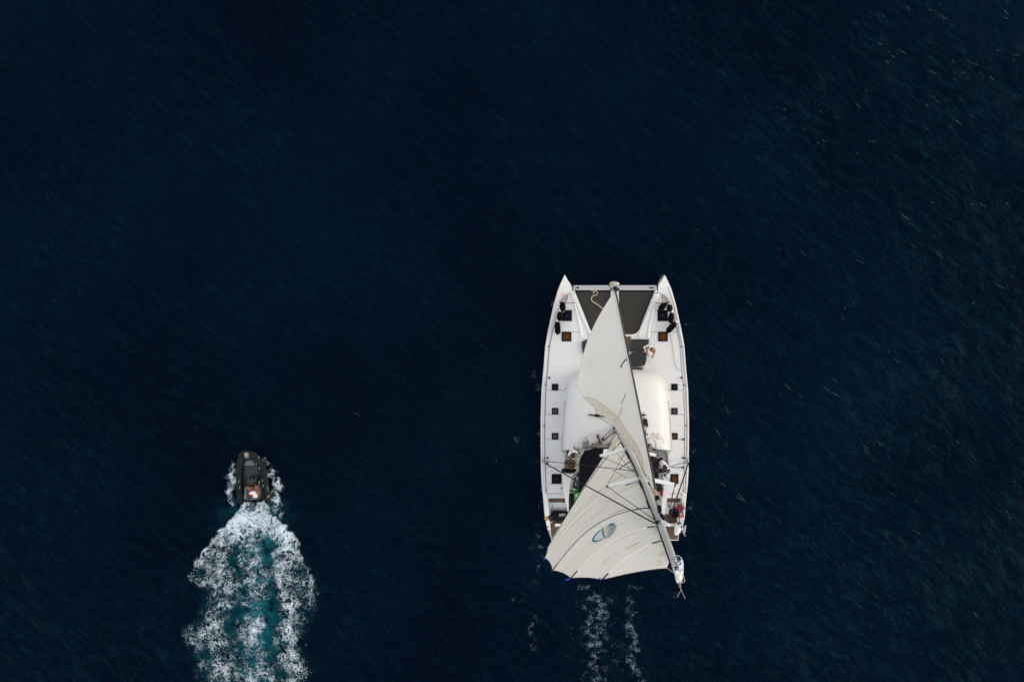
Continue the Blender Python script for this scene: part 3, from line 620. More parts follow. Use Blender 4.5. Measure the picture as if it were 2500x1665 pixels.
# coachroof
ROOF = [(1411, 907), (1402, 912), (1393, 920), (1387, 929), (1382, 940), (1378, 956), (1375, 980), (1372.5, 1010), (1370.5, 1043), (1369.3, 1078), (1368.6, 1100), (1380, 1101), (1388, 1097), (1404, 1093)]
ROOF_R = [(1605, 1093), (1620, 1096), (1631, 1101), (1641, 1100), (1641.2, 1078), (1639.5, 1043), (1637, 1010), (1635, 980), (1632, 956), (1628, 940), (1620, 925), (1608, 913.5), (1592, 906.5), (1570, 902.6), (1545, 900.8), (1505, 899.5), (1460, 901), (1430, 903.5)]
rl = ROOF + ROOF_R
ctr = (1505, 1008)
def inset(f_, fy=None):
    fy = fy or f_; o = []
    for x, y in rl:
        yy = ctr[1] + (y - ctr[1]) * fy if y < ctr[1] else y - (y - ctr[1]) * (1 - fy) * .25
        o.append((ctr[0] + (x - ctr[0]) * f_, yy))
    return o
bm = NB(); rings = []
for f_, z in ((1, 1.68), (.995, 1.95), (.975, 2.25), (.94, 2.47), (.88, 2.62), (.78, 2.74), (.60, 2.84), (.35, 2.90), (.12, 2.92)):
    rings.append([bm.verts.new(P(x, y, z)) for x, y in inset(f_)])
n = len(rl)
for i in range(len(rings) - 1):
    for k in range(n): bm.faces.new((rings[i][k], rings[i][(k + 1) % n], rings[i + 1][(k + 1) % n], rings[i + 1][k]))
bm.faces.new(rings[-1]); roof = obj("coachroof", bm, ROOFW, cat)
bm2 = NB(); bm2.from_mesh(roof.data); RT = BVHTree.FromBMesh(bm2); bm2.free(); ROFF = rootloc(roof)
def on_roof(px, py, lift=0.0):
    """where the line of sight through this point of the photo meets the roof"""
    o = Vector((0, 0, H)); t = P(px, py, 0) - o; hit = RT.ray_cast(o - ROFF, t.normalized())
    if hit[0] is None: return P(px, py, 2.3)
    return hit[0] + ROFF + Vector((0, 0, lift))
def roof_patch(pts, lift, th, m, name, parent, bev=.0):
    """thin moulding draped on the roof"""
    ps = [on_roof(x, y) for x, y in pts]; bm = NB()
    top = [bm.verts.new(p + Vector((0, 0, lift))) for p in ps]; bot = [bm.verts.new(p - Vector((0, 0, th))) for p in ps]
    k = len(ps); tri = tessellate_polygon([[Vector((p.x, p.y, 0)) for p in ps]])
    for t in tri: bm.faces.new([top[i] for i in t])
    for i in range(k): bm.faces.new((top[i], bot[i], bot[(i + 1) % k], top[(i + 1) % k]))
    return obj(name, bm, m, parent)
# working platforms aft of the roof, grey mouldings with a rounded lip
lipL = [Z2(*p) for p in ((1120, 775), (1060, 800), (960, 838), (860, 872), (760, 905), (690, 932), (640, 965), (622, 1010), (612, 1072))]
pl = chaikin(lipL, 2, False)
roof_patch(pl + [Z2(1085, 1075), Z2(1190, 1000), Z2(1180, 860)], .012, .03, GREYP if False else SKID, "winch_platform", roof)
obj("platform_lip", tube([on_roof(x, y, .01) for x, y in pl], .035, seg=8, flat=.8), ROOFW, roof)
lipR = chaikin([Z2(*p) for p in ((1530, 950), (1600, 945), (1650, 950), (1690, 990), (1700, 1040), (1696, 1080))], 2, False)
roof_patch(lipR + [Z2(1560, 1080)], .012, .03, SKID, "winch_platform", roof)
obj("platform_lip", tube([on_roof(x, y, .01) for x, y in lipR], .035, seg=8, flat=.8), ROOFW, roof)
arc = chaikin([Z2(*p) for p in ((1560, 420), (1640, 440), (1710, 490), (1760, 560), (1790, 640), (1805, 760), (1812, 900), (1815, 1020))], 2, False)
obj("roof_moulding", tube([on_roof(x, y, -.008) for x, y in arc], .03, seg=8, flat=.5), ROOFW, roof)
arc = chaikin([Z2(*p) for p in ((455, 200), (440, 400), (420, 620), (402, 820), (395, 1000))], 2, False)
obj("roof_moulding", tube([on_roof(x, y, -.008) for x, y in arc], .03, seg=8, flat=.5), ROOFW, roof)
for pts in (((1795, 965), (1835, 1000), (1800, 1035), (1785, 1030)), ((500, 935), (520, 1005), (490, 1000), (478, 960))):
    roof_patch([Z2(*p) for p in pts], .02, .02, SKID if pts[0][0] > 1000 else ROOFW, "roof_vent", roof)
# aft rail of the roof (long black track), side grab rails
bm = NB(); tube([on_roof(*Z2(560, 1076), .04), on_roof(*Z2(900, 1078), .04), on_roof(*Z2(1095, 1070), .05)], .025, bm, seg=6); obj("traveller_track", bm, BLACK, roof)
for pts in (((445, 430), (425, 600), (405, 900), (390, 1130)), ((452, 430), (432, 600), (413, 900), (399, 1125))):
    obj("grab_rail", tube([on_roof(*Z2(*p), .04) for p in pts], .008, seg=6), mat("polished_rail", (.35, .33, .30), .4), roof)
for pts in (((1850, 430), (1868, 600), (1885, 850), (1900, 1130)), ((1860, 440), (1878, 600), (1895, 850), (1911, 1125))):
    obj("grab_rail", tube([on_roof(*Z2(*p), .04) for p in pts], .008, seg=6), mat("polished_rail", (.35, .33, .30), .4), roof)
# headsail sheet track
bm = NB(); tube([on_roof(*Z2(765, 627), .05), on_roof(*Z2(880, 640), .05), on_roof(*Z2(1100, 668), .05), on_roof(*Z2(1550, 632), .05)], .028, bm, seg=6)
box(on_roof(*Z2(880, 640), .08), (.22, .12, .10), bm, bev=.02); tube([on_roof(*Z2(880, 640), .1), on_roof(*Z2(878, 615), .22)], .025, bm, seg=6); obj("sheet_track", bm, BLACK, roof)
# winches and fittings
def winch(px, py, parent, r=.10):
    c = on_roof(px, py, 0); bm = lathe(c, [(r, 0), (r, .03), (r * .72, .05), (r * .66, .14), (r * .85, .17), (r * .85, .19)], seg=20); o = obj("winch", bm, BLACK, parent)
    bm = lathe(c + Vector((0, 0, .185)), [(r * .50, 0), (r * .48, .012)], seg=20); g = obj("winch_ring", bm, PAINTW, o)
    bm = lathe(c + Vector((0, 0, .195)), [(r * .30, 0), (r * .28, .02)], seg=12); obj("winch_socket", bm, BLACK, o); return o
winch(*Z2(828, 1045), roof, .085); winch(*Z2(1600, 1052), roof, .095); winch(*Z2(1050, 1035), roof, .075)
obj("roof_hatch", prism_w([on_roof(x, y) for x, y in rrect(*Z2(680, 990), *Z2(765, 1072), 1)], 2.3, on_roof(*Z2(720, 1030)).z + .07, bev=.01), mat('hatch_grey', (.20, .20, .19), .6), roof)
c = on_roof(*Z2(722, 1034), .08); obj("hatch_ring", tube([c + Vector((.11 * math.cos(a), .11 * math.sin(a), 0)) for a in np.linspace(0, 2 * math.pi, 24)], .012, seg=6, caps=False), STEEL, roof)
obj("clutch_box", prism_w([on_roof(x, y) for x, y in rrect(*Z2(868, 992), *Z2(955, 1074), 1)], 2.3, on_roof(*Z2(900, 1030)).z + .09, bev=.012), mat('hatch_grey', (.20, .20, .19), .6), roof)
for a, b in (((727, 950), (822, 1062)), ((1588, 952), (1560, 1045))):
    bm = tube([on_roof(*Z2(*a), .06), on_roof(*Z2(*b), .10)], .017, seg=6); lathe(on_roof(*Z2(*a), .02), [(.045, 0), (.045, .05)], bm, seg=12); obj("strut", bm, STEEL, roof)
def rope(name, pts, r, m, parent=None): return obj(name, tube(spline(pts, 6), r, seg=6), m, parent)
# halyards and sheets led aft from the mast foot
bm = NB()
for a, b in (((1120, 785), (945, 950)), ((1115, 830), (960, 975)), ((1125, 860), (965, 980)), ((1110, 905), (1030, 1040)), ((1100, 920), (1060, 1020))):
    tube([on_roof(*Z2(*a), .16), on_roof(*Z2(*b), .10)], .010, bm, seg=5)
obj("halyard", bm, ROPEK, roof)
bm = NB()
for x, y in ((955, 948), (965, 968)): tube([on_roof(*Z2(x - 14, y + 10), .10), on_roof(*Z2(x + 14, y - 10), .10)], .035, bm, seg=8)
split("block", bm, BLACK, roof)
rope("halyard_tail", [on_roof(*Z2(*p), .11) for p in ((915, 1030), (905, 980), (875, 920), (880, 900), (900, 905), (910, 950), (935, 1010), (950, 1060))], .018, ROPER, roof)
rope("halyard_tail", [on_roof(*Z2(*p), .12) for p in ((920, 1040), (915, 985), (888, 930), (885, 912), (895, 915), (900, 950), (925, 1005), (940, 1040))], .016, ROPER, roof)
bm = tube([on_roof(*Z2(960, 985), .12), on_roof(*Z2(1120, 865), .14)], .018, seg=6); obj("outhaul", bm, ROPER, roof)
rope("sheet_tail", [on_roof(*Z2(*p), .05) for p in ((1010, 975), (960, 990), (955, 1008), (990, 1000), (1020, 985), (1015, 978))], .010, ROPEP, roof)
rope("self_tacking_sheet", [on_roof(*Z2(890, 650), .08), on_roof(*Z2(1000, 715), .06), on_roof(*Z2(1120, 800), .12)], .010, ROPEK, roof)
# loose ropes on the roof: things of their own
pts = []
for i in range(70):
    a = i * 1.25; rr = random.uniform(.4, 1); pts.append(on_roof(*Z2(1540 + 36 * rr * math.cos(a) + 8 * math.sin(i), 735 + 58 * rr * math.sin(a * 1.05) + 10 * math.cos(i * .7)), .04 + .0012 * i))
pts = [on_roof(*Z2(*p), .06) for p in ((1500, 625), (1510, 605), (1525, 620), (1515, 650))] + pts + [on_roof(*Z2(*p), .05) for p in ((1560, 790), (1545, 840), (1550, 880), (1575, 890), (1570, 910), (1550, 905), (1545, 880), (1550, 850))]
o = rope("rope_coil", pts, .013, ROPEK); tag(o, "tangled black rope heap on the white roof right of the headsail", "rope")
o = rope("rope_coil", [on_roof(*Z2(*p), .03) for p in ((1610, 900), (1640, 890), (1680, 905), (1665, 880), (1650, 890), (1660, 940), (1700, 940), (1640, 945), (1615, 935), (1700, 920), (1715, 880), (1730, 890), (1710, 940), (1730, 968), (1775, 965), (1775, 945), (1745, 935), (1700, 970))], .008, ROPEP); tag(o, "thin pale pinkish rope loops lying on the white roof above the right helm", "rope")
o = rope("mooring_rope", [P(*Z1(*p), 1.62) for p in ((825, 375), (850, 340), (800, 335), (845, 320), (850, 350), (870, 335), (888, 360), (875, 390), (830, 405), (805, 440), (815, 475), (850, 500), (895, 528), (935, 560), (975, 590))], .022, ROPEC); tag(o, "cream rope snaking over the left trampoline net", "rope")
o = rope("deck_line", [P(*Z1(*p), 1.73) for p in ((1872, 925), (1895, 960), (1915, 1060), (1930, 1200), (1950, 1330), (1985, 1400), (2020, 1424))], .011, GREYP); tag(o, "thin grey line running aft from the lowest right fender along the side deck", "rope")

# helm stations, cockpit coamings, cockpit
for s in (-1, 1):
    f = (lambda p: p) if s < 0 else (lambda p: (3010 - p[0], p[1]))
    # recessed bench with curved back
    A = [(1379, 1122), (1379, 1108), (1382, 1100), (1388, 1094), (1396, 1092), (1413, 1092.5), (1413, 1122)]
    obj("helm_bench", prism([f(p) for p in A], 1.7, 1.95), mat("bench_grey", (.50, .50, .48), .7), cat, smooth=False)
    B = chaikin([(1379.5, 1122), (1380, 1108), (1383.5, 1100), (1389, 1095.5), (1397, 1093.6), (1411, 1093.6)], 2, False)
    obj("helm_backrest", tube([P(*f(p), 2.10) for p in B], .05, seg=8, flat=3.2), GREYP, cat)
    C = [(1369, 1100.5), (1379, 1101), (1378.5, 1122), (1378, 1152), (1372, 1152), (1369, 1122)]
    obj("cockpit_coaming", prism([f(p) for p in C], 1.7, 2.12, bev=.04), ROOFW, cat)
    # long white wing running aft on the inner side of the side deck
    if s < 0: W = [(1371, 1153), (1372.5, 1165), (1375.5, 1196), (1380.5, 1222), (1386, 1249), (1388, 1249), (1388.5, 1214), (1391, 1184), (1396, 1165), (1400, 1156)]
    else: W = [(1637.5, 1154), (1634, 1182), (1629, 1215), (1624, 1246), (1620.5, 1268), (1613, 1250), (1617, 1215), (1621, 1184), (1621.5, 1164), (1610, 1154)]
    obj("cockpit_wing", prism(W, .95, 2.15, bev=.05), ROOFW, cat)
for k in range(4):
    a0 = R(-75 + k * 32); c = P(1604, 1116, 2.0); bm = prism_w([c, c + Vector((.62 * math.cos(a0 + 1.2), .62 * math.sin(a0 + 1.2), 0)), c + Vector((.62 * math.cos(a0 + 1.75), .62 * math.sin(a0 + 1.75), 0))], 1.97, 2.0 + .012 * k)
    if k < 3: obj("helm_seat_panel", bm, mat("seat_panel_%d" % k, (.46 - .07 * k,) * 3, .7), cat, smooth=False)
SOLE = mat("cockpit_sole_beige", (.46, .45, .41), .8)
bm = prism([(1380, 1122), (1380, 1155), (1400, 1156), (1396, 1204), (1606, 1204), (1606, 1122)], 1.5, 1.74); obj("cockpit_sole", bm, SOLE, cat, smooth=False)
bm = prism([(1371, 1121), (1371, 1143), (1411, 1143), (1411, 1121)], 1.74, 1.90, bev=.02); obj("cockpit_locker", bm, mat("locker_grey", (.55, .55, .53), .6), cat)
bm = prism([(1408, 1118), (1408, 1124), (1418, 1124), (1418, 1118)], 1.90, 1.97, bev=.01); obj("cup_holder", bm, PAINTW, cat)
bm = prism(chaikin([(1371, 1144), (1371, 1152), (1385, 1155), (1400, 1155), (1408, 1149), (1404, 1144)], 1), 2.12, 2.24, bev=.03); tag(obj("seat_cushion", bm, CANVAS, None, base=P(1388, 1148, 2.12)), "long black cushion rolled behind the person in the straw hat", "cushion")
bm = prism(chaikin([(1608, 1147), (1608, 1155), (1620, 1154), (1628, 1150), (1628, 1143), (1618, 1144)], 1), 1.95, 2.2, bev=.03); tag(obj("seat_cushion", bm, CANVAS, None, base=P(1616, 1148, 1.95)), "dark cushion beside the right helmsman under his arm", "cushion")
bm = prism([(1602, 1171), (1601, 1184), (1607, 1192), (1616, 1192), (1617, 1178)], 2.1, 2.5, bev=.03); ball(P(1611, 1194, 2.4), .16, bm, (1.1, .8, 1)); o = obj("barbecue", bm, BLACK, None, base=P(1610, 1183, 2.1)); tag(o, "black covered barbecue on the rail below the right upper spreader", "barbecue")
bm = tube([P(1613, 1201, 2.2), P(1614.5, 1211, 2.2), P(1617, 1196, 2.2)], [.05, .09, .05], seg=8); tag(obj("towel", bm, RED, None, base=P(1614, 1206, 2.2)), "narrow red towel hung inside the right white cockpit wing", "towel")

# bimini
BIM = [(1413.7, 1200), (1413.7, 1135), (1415, 1122), (1420, 1111.5), (1428, 1103), (1438, 1097), (1450, 1094), (1463, 1093.2), (1495, 1093), (1560, 1096), (1585, 1100), (1598, 1111), (1606, 1121.5), (1608.8, 1136), (1608.5, 1150), (1607.5, 1168), (1580, 1190), (1520, 1200)]
bm = NB(); rings = []; bc = (1511, 1146)
for f_, z in ((1, 3.42), (1, 3.50), (.96, 3.58), (.8, 3.66), (.5, 3.71), (.15, 3.72)):
    rings.append([bm.verts.new(P(bc[0] + (x - bc[0]) * f_, bc[1] + (y - bc[1]) * f_, z)) for x, y in BIM])
for i in range(len(rings) - 1):
    for k in range(len(BIM)): bm.faces.new((rings[i][k], rings[i][(k + 1) % len(BIM)], rings[i + 1][(k + 1) % len(BIM)], rings[i + 1][k]))
bm.faces.new(rings[0]); bm.faces.new(rings[-1]); bim = obj("bimini", bm, CANVAS, cat)
bm = prism(rrect(1473, 1096, 1491, 1109, 1), 3.66, 3.72, bev=.01); obj("bimini_window", bm, PAINTW, bim)
bm = NB()
for x in (1420, 1603):
    for y in (1110, 1165): tube([P(x, y, 3.45), P(x, y, 1.72)], .018, bm, seg=6)
obj("bimini_frame", bm, STEEL, bim)
bm = NB(); ball(P(1430, 1104, 3.4), .10, bm, (1, 1, .8)); tube([P(1428, 1100, 3.4), P(1433, 1092, 3.35), P(1437, 1101, 3.4)], .02, bm, seg=6); obj("navigation_camera", bm, BLACK, bim)
o = obj("gear_bag", prism([Z2(*p) for p in ((1590, 1078), (1640, 1080), (1700, 1105), (1690, 1118), (1650, 1115), (1600, 1100))], 2.75, 2.88, bev=.02), BLACK, None, base=P(1592, 1095, 2.8)); tag(o, "black gear bag with yellow flap beside the right winch", "bag")
obj("flap", prism([Z2(*p) for p in ((1588, 1080), (1632, 1082), (1645, 1112), (1612, 1102))], 2.88, 2.90), YELLOW, o)

# ------------------------------------------------------------------ rig
def M(z, dx=0, dy=0): return Vector((float(np.interp(z, [2.7, 4, 5.5, 7, 8.5, 10, 12, 14, 16.3, 18.4, 20.8], [4.84, 4.90, 4.955, 4.99, 5.005, 5.0, 4.975, 4.94, 4.89, 4.83, 4.74])) + dx, -4.07 - .1416 * (z - 2.7) + dy, z))
RIGUP = (M(20) - M(3)).normalized()
def spar(z0, z1, rx, ry, n=12, dx=0, dy=0, bm=None, seg=16, taper=1.0):
    bm = bm or NB(); rings = []
    for i in range(n + 1):
        z = z0 + (z1 - z0) * i / n; c = M(z, dx, dy); k = 1 + (taper - 1) * i / n
        rings.append([bm.verts.new(c + Vector((rx * k * math.cos(2 * math.pi * j / seg), ry * k * math.sin(2 * math.pi * j / seg), 0))) for j in range(seg)])
    for i in range(n):
        for j in range(seg): bm.faces.new((rings[i][j], rings[i][(j + 1) % seg], rings[i + 1][(j + 1) % seg], rings[i + 1][j]))
    bm.faces.new(rings[0]); bm.faces.new(rings[-1]); return bm
MASTM = mat("mast_paint", (.58, .58, .57), .35, var=.12, scale=2)
mast = obj("mast", spar(2.6, 20.35, .10, .145, n=30, seg=20), MASTM, cat)
obj("mast_track", spar(3.6, 20.2, .016, .012, dy=-.165), GREYP, mast)
obj("mast_groove", spar(3.6, 20.2, .012, .02, dx=-.10, dy=-.095), BLACK, mast)
bm = lathe(M(2.85), [(.22, 0), (.20, .06), (.12, .10)], seg=16); obj("mast_collar", bm, STEEL, mast)
bm = NB()
for k in range(7):
    a = k * .9; ball(M(2.98) + Vector((.20 * math.cos(a), .20 * math.sin(a), .02 * k)), .05, bm, sub=1)
obj("halyard_block", bm, BLACK, mast)
bm = NB()
for dx, dy in ((.10, .05), (.09, .12), (-.11, .02)): tube([M(3.1, dx, dy), M(16.0, dx * 1.05, dy)], .008, bm, seg=5)
obj("halyard", bm, WIREB, mast)
bm = NB()
for z0, z1 in ((6.2, 7.3), (10.2, 11.6), (13.2, 14.1)): tube([M(z0, -.13, -.16), M(z1, -.13, -.16)], .022, bm, seg=6)
split("lazy_jack_webbing", bm, BLACK, mast)
# spreaders
SPR = {}
def spreader(zr, tip, name, zt=None):
    a = M(zr); b = P(*tip, zt if zt else zr + .15); dirv = (b - a).normalized(); a = a + dirv * .07
    bm = tube([a, a.lerp(b, .5), b], [.088, .080, .062], seg=12, flat=.42)
    o = obj("spreader", bm, PAINTW, mast)
    bm = tube([a - dirv * .03, a + dirv * .10], .10, seg=10, flat=.5); obj("spreader_root", bm, STEEL, o)
    sd = Vector((dirv.y, -dirv.x, 0)); bm = tube([b - sd * .02 - Vector((0, 0, .12)), b + Vector((0, 0, .14))], .03, seg=8); tube([b + sd * .06, b - sd * .06], .028, bm, seg=6); obj("spreader_tip", bm, BLACK, o)
    return b
sLL = spreader(6.4, (1463, 1113.5), "l"); sLR = spreader(6.4, (1604, 1112), "r")
sUL = spreader(10.9, (1482, 1187), "l"); sUR = spreader(10.9, (1648, 1183), "r")
HZ = 16.3
CL, CR = P(1323, 1124.5, 1.75), P(1679.5, 1126, 1.75)
CL2, CR2 = P(1329, 1130, 1.75), P(1681, 1130, 1.75)
def wire(name, a, b, r, m=WIREB, sagv=0):
    n = 8; pts = [a.lerp(b, i / n) - Vector((0, 0, sagv * math.sin(math.pi * i / n))) for i in range(n + 1)]
    return obj(name, tube(pts, r, seg=6), m, cat)
hl = P(1597, 1276.5, 16.7); hr = P(1634, 1268, 16.4)
wire("lower_shroud", CL, P(1553, 1150, 10.3), .016); wire("lower_shroud", CR, M(10.4, .1), .016)
wire("cap_shroud", CL2, hl, .027); wire("cap_shroud", CR2, hr, .027)
wire("diamond_stay", sUL, P(1600, 1270, 16.7), .014); wire("diamond_stay", sUR, P(1630, 1268, 15.6), .014)
wire("diamond_stay", sUL, M(6.4, -.09), .012, WIRE); wire("diamond_stay", sUR, M(6.4, .09), .012, WIRE)
wire("diamond_stay", sLL, P(1553, 1150, 10.6), .012, WIRE); wire("diamond_stay", sLR, M(10.6, .08), .012, WIRE)
wire("diamond_stay", sLL, M(3.3, -.09), .010, WIRE); wire("diamond_stay", sLR, M(3.3, .09), .010, WIRE)
# thin sheets and lines
wire("lazy_jack", P(1505, 1105, 9), P(1557, 1168, 9.2), .009, WIRE); wire("lazy_jack", P(1495, 1147, 9.5), P(1560, 1180, 9.2), .009, WIRE)
# hounds: white wings left and right of the mast
bm = NB()
for tip, m0 in (((1598.5, 1281.5), -1), ((1633, 1281), 1)):
    b = P(*tip, 16.5); a = M(16.1); tube([a, a.lerp(b, .55), b], [.10, .085, .05], bm, seg=10, flat=.5)
split("hound_bracket", bm, PAINTW, mast)
bm = NB()
for p in ((1597, 1276), (1602, 1272), (1603, 1278)): tube([P(*p, 16.65), P(p[0] + 8, p[1] - 1, 16.5)], .028, bm, seg=6)
box(M(16.1, .09, .12), (.10, .22, .3), bm, bev=.02); split("shroud_tang", bm, BLACK, mast)
# masthead
mh = [Z4(*p) for p in ((1985, 882), (2015, 885), (2042, 905), (2058, 945), (2066, 990), (2066, 1090), (2056, 1160), (2046, 1215), (2036, 1246), (2018, 1250), (1992, 1256), (1976, 1246), (1962, 1195), (1950, 1130), (1938, 1070), (1930, 1010), (1934, 950), (1956, 900))]
plate = obj("masthead_plate", prism(mh, 20.32, 20.46, bev=.02), mat("masthead_paint", (.62, .66, .72), .4, var=.1, scale=6), mast)
bm = NB()
for p in ((2037, 925), (2030, 980), (2028, 1078), (2010, 1085), (1953, 1078), (1940, 960), (2045, 1060), (1950, 1035)): lathe(P(*Z4(*p), 20.46), [(.014, 0), (.012, .015)], bm, seg=8)
split("bolt", bm, BLACK, plate)
bm = tube([P(*Z4(2001, 885), 20.50), P(*Z4(2003, 940), 20.52)], .055, seg=8, flat=.6); obj("sheave_box", bm, BLACK, plate)
pp = [Z4(*p) for p in ((2000, 890), (1960, 885), (1938, 915), (1942, 960), (1975, 995), (2010, 1000), (2030, 985), (2005, 950), (1960, 975), (1945, 1020), (1950, 1060))]
obj("aerial_cable", tube(spline([P(*p, 20.49) for p in pp], 5), .012, seg=6), mat("cable_grey", (.05, .06, .10), .6), plate)
bm = lathe(P(*Z4(1972, 1042), 20.46), [(.062, 0), (.062, .03), (.045, .05)], seg=16); obj("masthead_light", bm, BLACK, plate)
bm = lathe(P(*Z4(1976, 1045), 20.51), [(.022, 0), (.02, .06)], seg=10); obj("light_lens", bm, ROPEC, plate)
bm = lathe(P(*Z4(2010, 1172), 20.46), [(.06, 0), (.06, .05), (.03, .08)], seg=14); ball(P(*Z4(2005, 1143), 20.5), .04, bm, sub=1); tube([P(*Z4(1985, 1150), 20.5), P(*Z4(2010, 1140), 20.5)], .025, bm, seg=6); obj("aerial_base", bm, mat("ivory_plastic", (.80, .72, .55), .5), plate)
BR = mat("brass_rod", (.30, .27, .21), .5)
bm = NB(); k0 = P(*Z4(2012, 1245), 20.55); k1 = P(*Z4(2022, 1290), 20.75); k2 = P(*Z4(2031, 1338), 20.9)
tube([k0, k1], [.035, .02], bm, seg=6); tube([P(*Z4(2006, 1262), 20.6), P(*Z4(2012, 1305), 20.7)], .02, bm, seg=6); tube([k1, k2], .016, bm, seg=6)
tube([k2, P(*Z4(1980, 1442), 20.9)], .008, bm, seg=6); tube([k2, P(*Z4(2088, 1460), 20.9)], .008, bm, seg=6); obj("wind_indicator", bm, BR, plate)
bm = NB(); tube([P(*Z4(2062, 1140), 20.4), P(*Z4(2082, 1222), 20.4), P(*Z4(2040, 1250), 20.4)], .014, bm, seg=6); tube([P(*Z4(1845, 1045), 19.9), P(*Z4(1940, 1112), 20.3)], .018, bm, seg=6)
tube([P(*Z4(1895, 1020), 19.6), P(*Z4(1948, 1112), 20.2)], .018, bm, seg=6); split("masthead_stay", bm, BR, plate)
bm = box(P(*Z4(1858, 818), 18.6), (.05, .10, .12), rot=R(20), bev=.01); obj("steaming_light", bm, BLACK, mast)
ball_ = None
# boom and sail bag under the foot of the mainsail
tackP = Vector((4.72, -4.42, 4.35)); clewP = P(1352, 1322, 4.35)
boom = obj("boom", tube([tackP - Vector((0, 0, .25)), clewP - Vector((0, 0, .25))], .11, seg=12), MASTM, cat)
bm = tube([tackP + Vector((.02, .16, -.28)), tackP.lerp(clewP, .05) - Vector((0, 0, .12)), tackP.lerp(clewP, .5) - Vector((0, 0, .16)), tackP.lerp(clewP, .93) - Vector((0, 0, .12))], [.07, .13, .15, .08], seg=12, flat=1.2)
obj("sail_bag", bm, mat("sail_bag_cream", (.60, .56, .48), .8), boom)
bm = prism([Z2(*p) for p in ((1110, 905), (1165, 900), (1178, 925), (1140, 985), (1095, 1060), (1075, 1075), (1088, 1010))], 3.55, 3.75, bev=.02); obj("sail_bag_collar", bm, mat("sail_bag_cream", (.60, .56, .48), .8), boom)

def sail_material(name, base, stain, amt, sc, bump=.35):
    m = bpy.data.materials.new(name); m.use_nodes = True; n = m.node_tree; L = n.links.new; b = n.nodes["Principled BSDF"]; b.inputs["Roughness"].default_value = .85; b.inputs["Specular IOR Level"].default_value = .2
    uv = n.nodes.new("ShaderNodeUVMap"); mp = n.nodes.new("ShaderNodeMapping"); mp.inputs["Scale"].default_value = sc; L(uv.outputs[0], mp.inputs[0])
    t = n.nodes.new("ShaderNodeTexNoise"); t.inputs["Scale"].default_value = 1; t.inputs["Detail"].default_value = 7; t.inputs["Roughness"].default_value = .6; t.inputs["Distortion"].default_value = .3; L(mp.outputs[0], t.inputs["Vector"])
    r = n.nodes.new("ShaderNodeMapRange"); r.inputs[1].default_value = .58; r.inputs[2].default_value = .74; r.inputs[4].default_value = amt; L(t.outputs["Fac"], r.inputs[0])
    tc = n.nodes.new("ShaderNodeTexCoord"); t2 = n.nodes.new("ShaderNodeTexNoise"); t2.inputs["Scale"].default_value = 1.1; t2.inputs["Detail"].default_value = 5; L(tc.outputs["Object"], t2.inputs["Vector"])
    c1 = n.nodes.new("ShaderNodeMix"); c1.data_type = 'RGBA'; c1.inputs[6].default_value = (*[c * .94 for c in base], 1); c1.inputs[7].default_value = (*[c * 1.05 for c in base], 1); L(t2.outputs["Fac"], c1.inputs[0])
    c2 = n.nodes.new("ShaderNodeMix"); c2.data_type = 'RGBA'; c2.inputs[7].default_value = (*stain, 1); L(r.outputs[0], c2.inputs[0]); L(c1.outputs[2], c2.inputs[6]); L(c2.outputs[2], b.inputs["Base Color"])
    # creases along the cloth
    mp2 = n.nodes.new("ShaderNodeMapping"); mp2.inputs["Scale"].default_value = (sc[0] * .9, sc[1] * 1.6, 1); L(uv.outputs[0], mp2.inputs[0])
    t3 = n.nodes.new("ShaderNodeTexNoise"); t3.inputs["Scale"].default_value = 1; t3.inputs["Detail"].default_value = 4; t3.inputs["Distortion"].default_value = .8; L(mp2.outputs[0], t3.inputs["Vector"])
    bp = n.nodes.new("ShaderNodeBump"); bp.inputs["Strength"].default_value = bump; bp.inputs["Distance"].default_value = .05; L(t3.outputs["Fac"], bp.inputs["Height"]); L(bp.outputs[0], b.inputs["Normal"])
    tr = n.nodes.new("ShaderNodeBsdfTranslucent"); L(c2.outputs[2], tr.inputs[0]); ms = n.nodes.new("ShaderNodeMixShader"); ms.inputs[0].default_value = .16
    L(b.outputs[0], ms.inputs[1]); L(tr.outputs[0], ms.inputs[2]); L(ms.outputs[0], n.nodes["Material Output"].inputs[0]); return m
MAINM = sail_material("mainsail_cloth", (.86, .83, .76), (.42, .26, .15), .75, (1.6, 26, 1), .6)
JIBM = sail_material("headsail_cloth", (.80, .785, .75), (.45, .36, .25), .25, (2, 9, 1))
STRIPM = sail_material("headsail_sun_strip", (.86, .79, .66), (.55, .29, .20), .7, (40, 2.5, 1), .0)
def sheet(rows, m, name, parent, closed=False):
    bm = NB(); uvl = bm.loops.layers.uv.new("UVMap"); V = [[bm.verts.new(p) for p in r] for r in rows]; nr, nc = len(V), len(V[0])
    for i in range(nr - 1):
        for j in range(nc - 1):
            q = [(i, j), (i, j + 1), (i + 1, j + 1), (i + 1, j)]
            try: f = bm.faces.new([V[a][b] for a, b in q])
            except ValueError: continue
            for l, (a, b) in zip(f.loops, q): l[uvl].uv = (b / (nc - 1), a / (nr - 1))
    bmesh.ops.remove_doubles(bm, verts=bm.verts, dist=1e-4); return obj(name, bm, m, parent)
